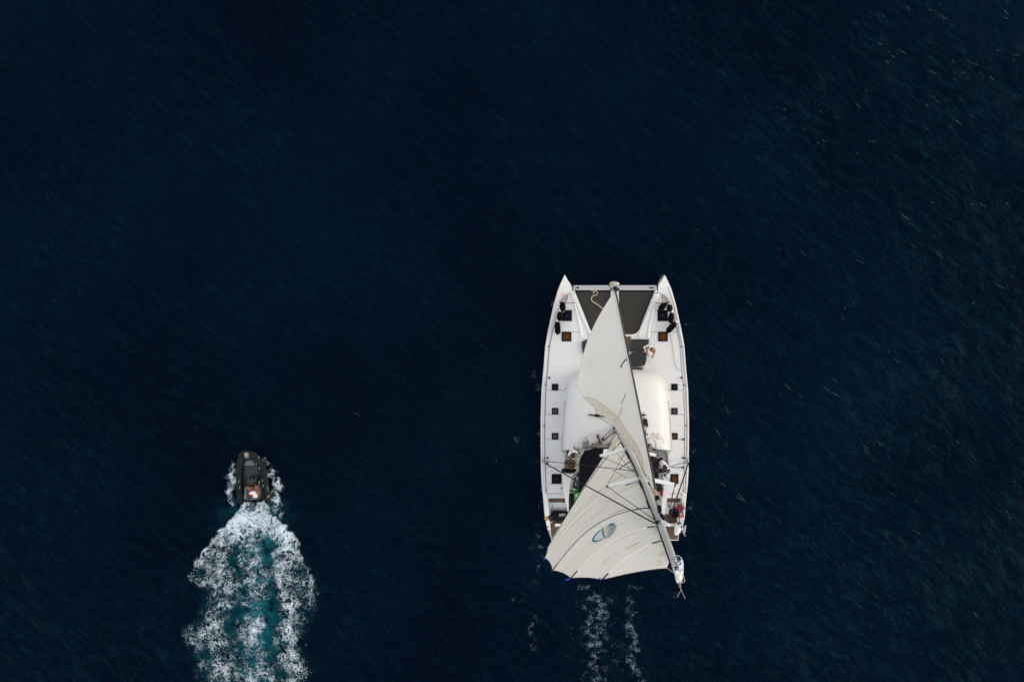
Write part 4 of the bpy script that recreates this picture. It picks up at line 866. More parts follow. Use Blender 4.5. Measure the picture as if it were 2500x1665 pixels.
# mainsail: luff up the mast, foot along the boom, leech over the batten ends
ML = [(4.4, (1339, 1334), 4.35, .03), (10.6, (1331, 1362), 7.6, .085), (14.0, (1349, 1392), 10.6, .10), (16.0, (1394, 1411), 13.4, .09), (17.4, (1470, 1415), 16.0, .07), (19.2, (1628, 1387), 19.1, .0)]
cum = [0, .42, .62, .76, .87, 1.0]
def luffP(z): return M(z, -.07, -.21)
def main_row(v, nc=46):
    i = max(0, min(4, int(np.searchsorted(cum, v) - 1))); t = (v - cum[i]) / (cum[i + 1] - cum[i]); A, B = ML[i], ML[i + 1]
    zl = A[0] + (B[0] - A[0]) * t; cam_ = A[3] + (B[3] - A[3]) * t
    la = luffP(zl); pa = P(*A[1], A[2]); pb = P(*B[1], B[2]); le = pa.lerp(pb, t)
    mid = luffP(zl); inward = (mid - le); inward.z = 0; inward.normalize()
    hol = .022 * math.sin(math.pi * t) * (pa - pb).length * (1.0 if i > 0 else .25); le = le + inward * hol
    ch = le - la; L = ch.length; nrm = Vector((ch.y, -ch.x, 0)).normalized()
    if nrm.y < 0: nrm = -nrm
    out = []
    for j in range(nc):
        u = j / (nc - 1); c = math.sin(math.pi * u ** .82) * cam_ * L
        out.append(la + ch * u + nrm * c)
    return out
NV = 90
rows = [main_row(i / (NV - 1)) for i in range(NV)]
main = sheet(rows, MAINM, "mainsail", cat)
tb = NB(); tb.from_mesh(main.data); MT = BVHTree.FromBMesh(tb); tb.free(); MO = rootloc(main)
def on_main(px, py, lift=.012):
    o = Vector((0, 0, H)); d_ = (P(px, py, 0) - o).normalized(); h = MT.ray_cast(o - MO, d_)
    if h[0] is None: return None
    nn = h[1] if h[1].dot(d_) < 0 else -h[1]; return h[0] + MO + nn * lift
def on_main_path(pts, n=10, lift=.014):
    q = [(p[0], p[1], 0) for p in pts]; out = []
    for v in spline(q, n):
        h = on_main(v.x, v.y, lift)
        if h is not None: out.append(h)
    return out
def vrow(v, lift=.012):
    r = main_row(v, 40); return [p + Vector((-.2, .3, .9)).normalized() * lift for p in r]
# full battens: one navy pocket, pale pockets, short dark tapes at luff and leech
obj("batten", tube(vrow(.62), .016, seg=6, flat=.4), NAVY, main)
for v in (.42, .76, .87, .22): obj("batten", tube(vrow(v, .0), .020, seg=6, flat=.25), mat("batten_pocket", (.80, .745, .65), .85), main)
bm = NB()
for v, a, b in ((.42, 0, 4), (.76, 0, 3), (.87, 0, 5), (.62, 0, 4), (.22, 0, 4), (.62, 36, 39), (.76, 35, 39), (.87, 34, 39)):
    r = vrow(v, .02)[a:b + 1]; tube(r, .026, bm, seg=6, flat=.4)
split("batten_end", bm, BLACK, main)
bm = NB()
for a, b in (((1330.5, 1361), (1327.5, 1366)), ((1349, 1391), (1346.5, 1394)), ((1394, 1411), (1379.5, 1416.5)), ((1469, 1415), (1462, 1410.5)), ((1336, 1334), (1337, 1340))):
    z = {1330.5: 7.6, 1349: 10.6, 1394: 13.4, 1469: 16, 1336: 4.4}[a[0]]; tube([P(*a, z), P(*b, z)], .022, bm, seg=6, flat=.5)
split("batten_tail", bm, BLUE, main)
lee = [r[-1] for r in rows]; obj("leech_tape", tube(lee, .013, seg=6), MAROON, main)
obj("foot_tape", tube(rows[0], .02, seg=6), NAVY, main); obj("luff_tape", tube([r[0] for r in rows], .022, seg=6), BLACK, main)
for a in (.30, .69): obj("sail_seam", tube(vrow(a, -.002), .008, seg=4, flat=.5), mat("seam_thread", (.44, .41, .35), .9), main)
# the shell emblem
def main_patch(pts, m, name, lift=.014):
    ps = [on_main(x, y, lift) for x, y in pts]; ps = [p for p in ps if p is not None]
    bm = NB(); top = [bm.verts.new(p) for p in ps]; tri = tessellate_polygon([[Vector((p.x, p.y, 0)) for p in ps]])
    for t in tri: bm.faces.new([top[i] for i in t])
    return obj(name, bm, m, main)
oval = chaikin([Z4(*p) for p in ((975, 512), (930, 535), (880, 580), (845, 640), (838, 672), (850, 688), (880, 685), (930, 665), (985, 638), (975, 560))], 2)
main_patch(oval, LAVI, "emblem_oval", .030)
rim = chaikin([Z4(*p) for p in ((972, 518), (925, 535), (875, 578), (835, 635), (826, 672), (836, 692), (862, 695), (905, 685), (955, 662), (990, 642), (950, 655), (905, 672), (868, 676), (850, 668), (852, 640), (885, 590), (930, 548))], 1)
main_patch(rim, TEALI, "emblem_rim", .038)
main_patch(chaikin([Z4(*p) for p in ((971, 484), (965, 505), (962, 545), (970, 600), (985, 635), (1000, 648), (1016, 658), (1006, 640), (994, 610), (984, 570), (980, 525), (977, 495))], 1), TEALI, "emblem_stem", .045)
tips = [(1112, 430), (1128, 430), (1142, 433), (1155, 438), (1164, 450), (1168, 465), (1166, 482), (1162, 500), (1155, 518), (1147, 536), (1136, 554), (1122, 572), (1106, 590), (1086, 606), (1064, 620), (1045, 634)]
bm = NB()
for i, tpt in enumerate(tips):
    t = i / (len(tips) - 1); b0 = (984 + 14 * t, 497 + 138 * t); dx, dy = tpt[0] - b0[0], tpt[1] - b0[1]; l = math.hypot(dx, dy); nx, ny = -dy / l, dx / l; wd = 3.9
    q = [(b0[0] + nx * 1.0, b0[1] + ny * 1.0), (b0[0] + dx * .78 + nx * wd, b0[1] + dy * .78 + ny * wd), tpt, (b0[0] + dx * .78 - nx * wd, b0[1] + dy * .78 - ny * wd)]
    ps = [on_main(*Z4(*p), .04) for p in q]
    if None not in ps: bm.faces.new([bm.verts.new(p) for p in ps])
split("emblem_ray", bm, mat("emblem_blue_green", (.0, .15, .18), .6), main)

# headsail
def PZ(t): return None
stayA = P(1502, 708, 1.80); stayB = P(1616, 1272, 16.2)
def stay(t): return stayA.lerp(stayB, t)
EDGE = [((1501.5, 712), 1.95), ((1490, 727), 2.2), ((1471, 757), 2.5), ((1455, 786), 2.75), ((1441, 816), 3.0), ((1430, 845), 3.2), ((1423, 873), 3.35), ((1414, 905), 3.5), ((1411, 925), 3.6), ((1411, 939), 3.7), ((1414, 950), 3.75), ((1423, 968), 3.9),
        ((1434, 980), 4.3), ((1453.6, 998), 5.0), ((1477, 1018), 5.9), ((1498, 1037), 6.7), ((1515, 1062), 7.6), ((1532, 1086), 8.6), ((1553.6, 1114), 10.0), ((1567, 1140), 11.0), ((1577, 1161), 12.0), ((1594, 1193), 13.8), ((1604.5, 1212), 15.0)]
JN = 76
ep = spline([(p[0][0], p[0][1], p[1]) for p in EDGE], 6); 
cl = [0]
for a, b in zip(ep[:-1], ep[1:]): cl.append(cl[-1] + math.hypot(a.x - b.x, a.y - b.y))
cl = np.array(cl) / cl[-1]
def edgeP(t): return P(float(np.interp(t, cl, [p.x for p in ep])), float(np.interp(t, cl, [p.y for p in ep])), float(np.interp(t, cl, [p.z for p in ep])))
tz0, tz1 = .012, .918
jrows = []; NCJ = 40
for i in range(JN):
    t = i / (JN - 1); a = stay(tz0 + (tz1 - tz0) * t) + Vector((-.02, 0, 0)); b = edgeP(t); ch = b - a; L_ = ch.length
    nrm = Vector((-1, -.25, 0)).normalized(); nrm = (nrm - ch.normalized() * nrm.dot(ch.normalized())).normalized() if L_ > .05 else nrm
    if nrm.z < 0: nrm = -nrm
    jrows.append([a + ch * (j / (NCJ - 1)) + nrm * (.045 * L_ * math.sin(math.pi * (j / (NCJ - 1)) ** .8)) for j in range(NCJ)])
jib = sheet(jrows, JIBM, "headsail", cat)
tb = NB(); tb.from_mesh(jib.data); JT = BVHTree.FromBMesh(tb); tb.free()
def on_jib(px, py, lift=.012):
    o = Vector((0, 0, H)); d_ = (P(px, py, 0) - o).normalized(); h = JT.ray_cast(o - MO, d_)
    if h[0] is None: return None
    nn = h[1] if h[1].dot(d_) < 0 else -h[1]; return h[0] + MO + nn * lift
outer = [(1424, 969.5), (1434.5, 979.5), (1454, 996.5), (1477.5, 1016.5), (1499, 1036), (1516, 1061), (1533, 1085.5), (1554.5, 1113), (1568.5, 1139.5), (1578.5, 1160.5), (1588, 1178)]
inner = [Z2(*p) for p in ((700, 376), (790, 398), (870, 424), (960, 480), (1060, 560), (1185, 680), (1262, 800), (1330, 905), (1400, 1000), (1470, 1130), (1512, 1260), (1535, 1400))] + [(1586, 1165)]
oi = spline([(*p, 0) for p in outer], 6); ii = spline([(*p, 0) for p in inner], 6); NS = 60; rows2 = []
for k in range(NS):
    a = oi[int(k / (NS - 1) * (len(oi) - 1))]; b = ii[int(k / (NS - 1) * (len(ii) - 1))]; row = []
    for j in range(5):
        q = a.lerp(b, j / 4); h = on_jib(q.x, q.y, .014); row.append(h)
    if None not in row: rows2.append(row)
if len(rows2) > 3: sheet([[r[j] for r in rows2] for j in range(5)], STRIPM, "sun_strip", jib)
ii2 = [on_jib(v.x, v.y, .02) for v in ii]; ii2 = [v for v in ii2 if v is not None]; obj("sail_seam", tube(ii2, .006, seg=4), mat("seam_thread", (.40, .36, .29), .9), jib)
obj("foot_tape", tube([edgeP(t) for t in np.linspace(0, .40, 40)], .014, seg=6), mat("tan_edge", (.50, .42, .32), .8), jib)
obj("leech_tape", tube([edgeP(t) for t in np.linspace(.42, 1, 50)], .012, seg=6), mat("tan_edge", (.50, .42, .32), .8), jib)
bm = NB()
for pts in (((1305, 1265), (1275, 1290), (1245, 1325), (1222, 1360), (1218, 1390)),):
    ps = [on_jib(p.x, p.y, .03) for p in spline([(*Z1(*p), 0) for p in pts], 5)]; ps = [p for p in ps if p is not None]; tube(ps, .024, bm, seg=6, flat=.5)
split("draft_tape", bm, NAVY, jib)
bm = NB()
for pts in (((1280, 340), (1270, 385), (1240, 440), (1228, 490)), ((1230, 520), (1222, 570), (1200, 630), (1160, 680), (1110, 715))):
    ps = [on_jib(p.x, p.y, .03) for p in spline([(*Z2(*p), 0) for p in pts], 5)]; ps = [p for p in ps if p is not None]; tube(ps, .011 if pts[0][1] < 400 else .006, bm, seg=6, flat=.5)
split("draft_tape", bm, WIREB, jib)
obj("forestay", tube([stay(i / 20) for i in range(19)], .045, seg=10), mat("furler_foil", (.10, .095, .085), .45, metal=.3), cat)
obj("luff_tape", tube([stay(i / 20 * .91) + Vector((-.06, 0, .01)) for i in range(1, 20)], .028, seg=8), JIBM, jib)
obj("leather_patch", tube([stay(.895) + Vector((-.03, -.03, .04)), stay(.925) + Vector((-.03, -.03, .04))], .05, seg=8, flat=.6), STAIN, jib)
bm = NB(); tube([stay(.925), stay(.937)], .085, bm, seg=12); tube([stay(.955), stay(.970)], .075, bm, seg=12); tube([stay(.970), stay(.995)], .03, bm, seg=8); obj("furler_swivel", bm, BLACK, cat)
bm = tube([stay(.937), stay(.955)], .06, seg=12); obj("swivel_barrel", bm, mat("grey_barrel", (.28, .29, .24), .5), cat)
obj("jib_halyard", tube([stay(.97) + Vector((.05, 0, 0)), M(16.0, .12, .06)], .03, seg=6), ROPEC, cat)
obj("clew_block", tube([P(1453.6, 998, 5.0), P(1457, 1010, 3.2)], .010, seg=6), WIREB, cat)

# ------------------------------------------------------------------ rails, stanchions, lifelines
for s in (-1, 1):
    f = (lambda p: p) if s < 0 else mir
    ys = [846, 940, 1038, 1118, 1198]
    tops = []
    for y in ys:
        a = P(*f((xo(y) + 8.6, y)), ZD0); t = a + Vector((0, 0, .62)); tops.append(t)
        st = obj("stanchion", tube([a, t], .013, seg=6), STEEL, cat)
        bm = lathe(a, [(.035, 0), (.035, .03)], seg=10); lathe(t - Vector((0, 0, .03)), [(.022, 0), (.022, .05)], bm, seg=8); obj("stanchion_base", bm, BLACK, st)
    for y in (922, 1117, 1072 if s > 0 else 1130):
        bm = lathe(P(*f((xo(y) + (16 if s < 0 else 14), y)), ZD0), [(.045, 0), (.04, .05), (.05, .06)], seg=10); obj("cleat", bm, BLACK, cat)
    top0 = P(*f((1367, 745)), ZD0 + .62)
    for dz in (0, -.28):
        pts = [top0 + Vector((0, 0, dz))] + [t + Vector((0, 0, dz)) for t in tops]; obj("lifeline", tube(pts, .0065, seg=5), WIRE, cat)
    # pulpit with a small grey seat
    hz = ZD0 + .55
    pts = [P(*f(p), z) for p, z in (((1402.5, 714), hz - .2), ((1396, 715), hz), ((1388, 718), hz), ((1378, 723), hz), ((1371, 730), hz), ((1366.5, 738), hz), ((1367, 742), hz - .3))]
    pu = obj("pulpit", tube(spline(pts, 5), .017, seg=6), STEEL, cat)
    bm = NB()
    for p in ((1396, 716), (1371, 730)): tube([P(*f(p), hz), P(*f(p), ZD0)], .014, bm, seg=6)
    split("pulpit_leg", bm, STEEL, pu)
    bm = prism([f(p) for p in ((1388, 719), (1380, 722.5), (1373, 729), (1369, 736), (1383, 740), (1386.5, 731))], hz - .03, hz - .01); obj("pulpit_seat", bm, mat("seat_mesh_grey", (.27, .235, .21), .8), pu)
    obj("pulpit_line", tube([P(*f(p), hz) for p in ((1366, 736), (1380, 740.5), (1404, 739.5))], .014, seg=6), ROPEK, pu)
    obj("chainplate", box(P(*f((1322.5, 1125)), 1.74), (.10, .16, .10), bev=.015), STEEL, cat)
obj("running_light", ball(P(*Z1(428, 396), 2.26), .06, sc=(1, 1, .7)), mat("pink_light", (.85, .18, .20), .4), pu)
obj("davit_strut", tube([P(*Z3(385, 800), 1.75), P(*Z3(420, 788), 1.9)], .02, seg=6), BLACK, cat)
obj("guy_line", tube([P(1668, 1141, 1.73), P(1634, 1141.5, 1.73)], .008, seg=5), WIRE, cat)
bm = lathe(P(1667.5, 1141, 1.7), [(.05, 0), (.05, .07)], seg=12); obj("block", bm, BLACK, cat)
obj("preventer_line", tube([P(*Z3(1948, 765), 10.5), P(*Z3(1895, 925), 4.5)], .011, seg=5), WIRE, cat)

# ------------------------------------------------------------------ fenders
def fender(a, b, z, r=.125):
    A, B = P(*a, z), P(*b, z); c = (A + B) / 2; ax_ = (B - A); Lh = ax_.length / 2; u = ax_.normalized()
    t = thing("fender", c, "x", "fender", "black fenders stowed at the bows")
    prof = [(-Lh, .02), (-Lh + .05, r * .62), (-Lh + .14, r * .95), (-Lh + .25, r), (Lh - .22, r), (Lh - .12, r * .93), (Lh - .04, r * .6), (Lh, .03)]
    obj("body", tube([c + u * p for p, _ in prof], [q for _, q in prof], seg=16), FENDER, t)
    obj("eyelet", tube([c - u * (Lh + .08), c - u * (Lh + .04), c - u * Lh, c - u * (Lh - .06)], [.02, .045, .05, .06], seg=10), PAINTW, t)
    pr = Vector((-u.y, u.x, 0)); cc = c - u * (Lh + .03)
    obj("lanyard", tube(spline([cc, cc + pr * .10 + u * .04, cc + pr * .22 - u * .0, cc + pr * .12 + u * .10, cc - pr * .02 + u * .12, cc - pr * .12 + u * .02, cc], 5), .011, seg=5), ROPEC, t)
    return t
FD = [((1372.5, 735.5), (1374.5, 761), 1.98, "black fender nearest the left bow tip, under the pulpit line"), ((1367, 759.5), (1366.5, 784), 1.98, "middle black fender of three on the left bow, beside the dark hatch"),
      ((1360.5, 784), (1362, 817), 1.96, "rearmost black fender of the three on the left bow"),
      ((1629, 733), (1609, 760), 2.0, "black fender lying slanted and farthest inboard on the right bow"), ((1634.5, 742), (1635, 762), 1.97, "black fender upright beside the rail, second on the right bow"),
      ((1641, 762), (1636, 789), 2.0, "black fender covering part of the right bow's dark hatch"), ((1651, 786), (1627.5, 812), 1.98, "lowest slanted black fender on the right bow, pointing at the amber hatch")]
f0 = None
for a, b, z, lab in FD:
    r = .140 if a[0] < 1500 else .142
    t = fender(a, b, z, r); t["label"] = lab

# cushions on the foredeck
def cushion(pts, z0, z1, lab, gr="grey foredeck cushions"):
    c = P(sum(p[0] for p in pts) / len(pts), sum(p[1] for p in pts) / len(pts), z0)
    o = obj("sun_cushion", prism(chaikin(pts, 2), z0, z1, bev=.03), CUSH, None, base=c); tag(o, lab, "cushion", gr); return o
cushion([Z1(*p) for p in ((1358, 998), (1352, 1002), (1330, 1163), (1336, 1166), (1560, 1166), (1564, 1160), (1596, 1015), (1590, 998))], 1.72, 1.85, "charcoal front lounge cushion right of the headsail")
cushion([Z1(*p) for p in ((1330, 1168), (1310, 1368), (1320, 1374), (1500, 1370), (1545, 1350), (1560, 1250), (1562, 1168))], 1.72, 1.85, "charcoal rear lounge cushion beside the standing blonde woman")
cushion([Z1(*p) for p in ((1320, 1380), (1320, 1412), (1517, 1412), (1517, 1382))], 1.72, 1.80, "narrow charcoal cushion strip in front of the white cabin roof")
cushion([Z1(*p) for p in ((672, 1003), (682, 1160), (705, 1200), (870, 1200), (870, 1003))], 1.72, 1.85, "charcoal lounge cushion mostly hidden left of the headsail")

# ------------------------------------------------------------------ people
def skin_mesh(name, nodes, edges, m, parent, sub=2, root=0):
    """one continuous skinned surface grown from joints [(pos, rx, ry)]"""
    me = bpy.data.meshes.new(name + "_rig"); me.from_pydata([tuple(p[0]) for p in nodes], edges, [])
    o = bpy.data.objects.new(name + "_rig", me); COL.objects.link(o)
    sk = o.modifiers.new("skin", 'SKIN'); sk.use_smooth_shade = True
    for i, p in enumerate(nodes): me.skin_vertices[0].data[i].radius = (p[1], p[2] if len(p) > 2 else p[1]); me.skin_vertices[0].data[i].use_root = (i == root)
    sb = o.modifiers.new("sub", 'SUBSURF'); sb.levels = sub; sb.render_levels = sub
    dg = bpy.context.evaluated_depsgraph_get(); nm = bpy.data.meshes.new_from_object(o.evaluated_get(dg)); bpy.data.objects.remove(o); bpy.data.meshes.remove(me)
    nm.name = name; nm.materials.clear(); nm.materials.append(m)
    nm.transform(Matrix.Translation(-rootloc(parent))); nm.shade_smooth()
    r = bpy.data.objects.new(name, nm); COL.objects.link(r); r.parent = parent; return r
def person(label, base, J, skin, hair, top, bottom, face, sleeve=.5, hair_long=False, hat=False, skirt=False, group=None, girth=1.0):
    """J: pelvis chest neck head, shoulders/elbows/wrists/hips/knees/ankles as (left, right)"""
    t = thing("person", base, label, "person", group); f = Vector(face).normalized(); V = lambda k, i=None: J[k] if i is None else J[k][i]
    nodes = []; edges = []
    def add(p, rx, ry=None, link=None):
        nodes.append((Vector(p), rx, ry or rx)); k = len(nodes) - 1
        if link is not None: edges.append((link, k))
        return k
    pel = add(J['pelvis'], .13, .11); bel = add(J['pelvis'].lerp(J['chest'], .5), .12, .10, pel); ch = add(J['chest'], .14, .11, bel); nk = add(J['neck'], .055, None, ch)
    up = (J['head'] - J['neck']).normalized(); hd0 = add(J['head'] - up * .035 + f * .01, .072, .078, nk); hd1 = add(J['head'] + up * .04, .082, .088, hd0); add(J['head'] + up * .10, .06, .06, hd1)
    add(J['head'] - up * .02 + f * .105, .014, None, hd0)                       # nose
    side = up.cross(f).normalized()
    for s in (-1, 1): add(J['head'] - up * .01 + side * s * .088, .014, None, hd0)   # ears
    for i in (0, 1):
        s_ = add(V('sh', i), .055, None, ch); e = add(V('el', i), .040, None, s_); w_ = add(V('wr', i), .027, None, e)
        d_ = (V('wr', i) - V('el', i)).normalized(); pz = d_.cross(Vector((0, 0, 1))); pz = pz.normalized() if pz.length > .1 else side
        palm = add(V('wr', i) + d_ * .055, .034, .018, w_)
        for q, ln in enumerate((.062, .075, .070, .052)):
            b0 = V('wr', i) + d_ * .09 + pz * (-.030 + .020 * q); k0 = add(b0, .0095, None, palm); k1 = add(b0 + d_ * ln * .5 - Vector((0, 0, .012)), .009, None, k0); add(b0 + d_ * ln * .8 - Vector((0, 0, .035)), .008, None, k1)
        th = add(V('wr', i) + d_ * .045 - pz * .045, .011, None, palm); add(V('wr', i) + d_ * .08 - pz * .060 - Vector((0, 0, .012)), .009, None, th)
        hp = add(V('hip', i), .085, None, pel); kn = add(V('kn', i), .060, None, hp); an = add(V('an', i), .040, None, kn); add(V('an', i) + f * .13 - Vector((0, 0, .03)), .035, .025, an)
    skin_mesh("body", nodes, edges, skin, t)
    # shirt
    n2 = []; e2 = []
    def a2(p, rx, ry=None, link=None):
        n2.append((Vector(p), rx, ry or rx)); k = len(n2) - 1
        if link is not None: e2.append((link, k))
        return k
    c0 = a2(J['chest'], .165 * girth, .13 * girth); b0 = a2(J['pelvis'].lerp(J['chest'], .45), .145 * girth, .125 * girth, c0); p0 = a2(J['pelvis'].lerp(J['chest'], .1), .155, .13, b0); a2(J['chest'].lerp(J['neck'], .62), .075, None, c0)
    if sleeve > 0:
        for i in (0, 1): s_ = a2(V('sh', i), .075, None, c0); a2(V('sh', i).lerp(V('el', i), sleeve), .062, None, s_)
    skin_mesh("shirt", n2, e2, top, t)
    n3 = []; e3 = []
    def a3(p, r, link=None):
        n3.append((Vector(p), r, r)); k = len(n3) - 1
        if link is not None: e3.append((link, k))
        return k
    q0 = a3(J['pelvis'] + Vector((0, 0, .02)), .15)
    for i in (0, 1): h_ = a3(V('hip', i), .105, q0); a3(V('hip', i).lerp(V('kn', i), .62), .092 if not skirt else .12, h_)
    skin_mesh("skirt" if skirt else "shorts", n3, e3, bottom, t)
    # hair
    up_ = up; hb = NB(); c = J['head'] + up_ * .045 - f * .018
    bmesh.ops.create_icosphere(hb, subdivisions=3, radius=.112, matrix=Matrix.Translation(c))
    for v in list(hb.verts):
        dd = (v.co - c)
        if dd.dot(f) > .045 and dd.dot(up_) < .055 or dd.dot(up_) < -.045: v.co = c + dd * .72
        else: v.co += dd.normalized() * random.uniform(-.004, .008)
    if hair_long: tube([c - f * .09, c - f * .12 - up_ * .10, c - f * .10 - up_ * .22], [.06, .05, .02], hb, seg=10)
    obj("hair", hb, hair, t)
    if hat:
        hz = J['head'] + Vector((0, 0, .09)); bm = lathe(hz, [(.100, -.02), (.20, -.035), (.215, -.03), (.205, -.015), (.108, .0), (.105, .05), (.095, .085), (.05, .10), (.0, .095)], seg=32); hh = obj("straw_hat", bm, STRAW, t)
        bm = lathe(hz, [(.113, .004), (.112, .045), (.100, .078), (.099, .05)], seg=28); obj("hat_band", bm, STRAWD, hh)
        bm = lathe(hz + Vector((0, 0, .094)), [(.095, -.006), (.085, .006), (.03, .010), (.0, .010)], seg=24); obj("hat_crown", bm, STRAWD, hh)
        bm = lathe(hz + Vector((0, 0, .105)), [(.026, 0), (.022, .008), (.0, .010)], seg=12); obj("hat_button", bm, ROPEC, hh)
    return t
p1 = person("barefoot blonde woman in a white top standing on the foredeck holding a small cup", P(1581, 852, 1.74),
    dict(pelvis=P(1583.5, 850, 2.62), chest=P(1589, 852, 2.98), neck=P(1591.5, 853, 3.16), head=P(1592.5, 855, 3.28), sh=(P(1583.5, 852, 3.05), P(1598.5, 853.5, 3.05)), el=(P(1577, 861, 2.85), P(1597.5, 861, 2.80)), wr=(P(1580.5, 864.8, 2.92), P(1594.5, 867, 2.80)),
         hip=(P(1580.5, 851, 2.55), P(1586.5, 851, 2.55)), kn=(P(1579.5, 853, 2.15), P(1586, 854, 2.15)), an=(P(1579, 851.5, 1.80), P(1585, 851.5, 1.80))), SKIN, HAIRB, SHIRT, SHIRT, (.05, -1, -.1), sleeve=0, hair_long=False, skirt=True)
bm = prism([(1573.5, 851), (1576, 846.5), (1581.5, 845.8), (1584, 850), (1580, 855), (1574, 854.5)], 2.35, 2.42, bev=.02); obj("skirt_hem", bm, SHIRT, p1)
c = P(1583.2, 866.3, 2.95); bm = lathe(c, [(.035, -.05), (.042, .05), (.036, .05), (.03, -.03)], seg=14); o = obj("cup", bm, DARKC, None, base=c); tag(o, "small dark cup held in the blonde woman's right hand", "cup")
obj("lid", lathe(c, [(.036, .052), (.018, .058)], seg=12), mat("lid_pink", (.6, .4, .42), .5), o)
person("helmsman in white shirt leaning over the left helm, back of the head up", P(1394, 1099, 1.74),
    dict(pelvis=P(1394, 1099, 2.55), chest=P(1400, 1106, 2.86), neck=P(1399, 1110, 3.0), head=P(1398, 1112, 3.10), sh=(P(1408.5, 1105, 2.93), P(1390, 1109, 2.93)), el=(P(1411, 1098, 2.72), P(1387.5, 1113, 2.70)), wr=(P(1413, 1104, 2.55), P(1392, 1119, 2.55)),
         hip=(P(1397.5, 1098, 2.48), P(1391, 1099.5, 2.48)), kn=(P(1399, 1100, 2.12), P(1392, 1101, 2.12)), an=(P(1397, 1097, 1.80), P(1391, 1098, 1.80))), SKIND, HAIRD, SHIRT, DARKC, (-.5, -1, -.3), sleeve=.55)
person("person under a round brown straw hat sitting between left helm and black cushion", P(1395, 1133, 1.9),
    dict(pelvis=P(1393, 1130, 2.05), chest=P(1393.5, 1131.5, 2.42), neck=P(1394, 1133, 2.60), head=P(1394, 1133.5, 2.73), sh=(P(1386.5, 1132, 2.52), P(1401, 1132, 2.52)), el=(P(1387, 1136, 2.28), P(1401, 1136, 2.28)), wr=(P(1390, 1139.5, 2.18), P(1397.5, 1139.5, 2.18)),
         hip=(P(1390.5, 1131, 2.02), P(1396.5, 1131, 2.02)), kn=(P(1390, 1138.8, 2.08), P(1397.5, 1138.8, 2.08)), an=(P(1390.5, 1138, 1.78), P(1397, 1138, 1.78))), SKIND, HAIRD, DARKC, DARKC, (0, -1, 0), sleeve=.5, hat=True)
person("helmsman in white shirt reaching out bare arms at the right helm beside the shroud", P(1611, 1128, 1.74),
    dict(pelvis=P(1613.5, 1128, 2.55), chest=P(1620, 1132.5, 2.88), neck=P(1622.5, 1138, 3.0), head=P(1623.5, 1141.5, 3.08), sh=(P(1630, 1141.5, 2.93), P(1617.5, 1137, 2.93)), el=(P(1635.5, 1147, 2.75), P(1618, 1146, 2.65)), wr=(P(1626.5, 1157.5, 2.62), P(1621, 1155.5, 2.55)),
         hip=(P(1612, 1125, 2.48), P(1612, 1130.5, 2.48)), kn=(P(1612, 1126, 2.12), P(1612, 1131.5, 2.12)), an=(P(1610.5, 1126, 1.80), P(1610.5, 1130.5, 1.80))), SKIND, HAIRD, SHIRT, DARKC, (.4, -1, -.2), sleeve=.45)

# ------------------------------------------------------------------ stern gear
JO = thing("jet_ski", P(1419, 1210, 1.0), "slate blue and bright green jet ski stowed on the stern platform beside the mainsail", "jet ski")
jz = 1.75
def jhalf(pts): return pts + [(2 * 1419 - x, y) for x, y in pts[::-1]]
JH = [(1419, 1143), (1411.5, 1146), (1404, 1154), (1398, 1163), (1393.5, 1174), (1390.5, 1187), (1389, 1200), (1388.5, 1245), (1389, 1268), (1396, 1275)]
bm = NB(); rr = []
for k, (f_, z) in enumerate(((.35, 1.02), (.8, 1.2), (1.0, 1.5), (1.0, 1.6), (.94, 1.66))): rr.append([bm.verts.new(P(1419 + (x - 1419) * f_, 1210 + (y - 1210) * (f_ if k else .9), z)) for x, y in jhalf(JH)])
for i in range(4):
    for k in range(len(rr[0])): bm.faces.new((rr[i][k], rr[i][(k + 1) % len(rr[0])], rr[i + 1][(k + 1) % len(rr[0])], rr[i + 1][k]))
bm.faces.new(rr[0]); bm.faces.new(rr[-1]); obj("hull", bm, JETG, JO)
bm = prism(jhalf([(1419, 1196), (1392.5, 1197), (1392.5, 1262), (1400, 1268)]), 1.60, 1.675); obj("footwell", bm, BLACK, JO)
bm = NB(); rr = []
HD = [(1419, 1147), (1411, 1151), (1403, 1163), (1398, 1178), (1396.5, 1192), (1419, 1197)]
for f_, z in ((1, 1.65), (.88, 1.80), (.6, 1.90), (.2, 1.93)): rr.append([bm.verts.new(P(1419 + (x - 1419) * f_, 1180 + (y - 1180) * f_, z)) for x, y in jhalf(HD)])
for i in range(3):
    for k in range(len(rr[0])): bm.faces.new((rr[i][k], rr[i][(k + 1) % len(rr[0])], rr[i + 1][(k + 1) % len(rr[0])], rr[i + 1][k]))
bm.faces.new(rr[-1]); hood = obj("bow_hood", bm, JETG, JO)
obj("seat", prism(chaikin([Z3(*p) for p in ((575, 850), (568, 880), (572, 940), (585, 1010), (620, 1100), (700, 1100), (760, 1000), (770, 900), (740, 845))], 1), 1.67, 2.0, bev=.06), GREEN, JO)
obj("green_panel", prism([Z3(*p) for p in ((555, 820), (520, 812), (500, 825), (560, 835), (600, 820), (640, 815), (720, 815), (750, 790), (700, 785), (650, 785), (610, 805), (585, 825))], 1.86, 1.95, bev=.015), GREEN, JO)
bm = tube([P(*Z3(485, 818), 2.1), P(*Z3(540, 835), 2.12), P(*Z3(660, 838), 2.12), P(*Z3(780, 835), 2.12), P(*Z3(840, 818), 2.1)], .025, seg=8); box(P(*Z3(660, 836), 2.08), (.30, .12, .10), bm, bev=.02); obj("handlebar", bm, BLACK, JO)
bm = NB(); ball(P(*Z3(568, 806), 2.0), .035, bm, sub=1); ball(P(*Z3(575, 822), 2.0), .03, bm, sub=1); ball(P(*Z3(650, 802), 2.0), .03, bm, sub=1); box(P(*Z3(597, 886), 2.01), (.05, .13, .03), bm, bev=.01); split("white_fitting", bm, PAINTW, JO)
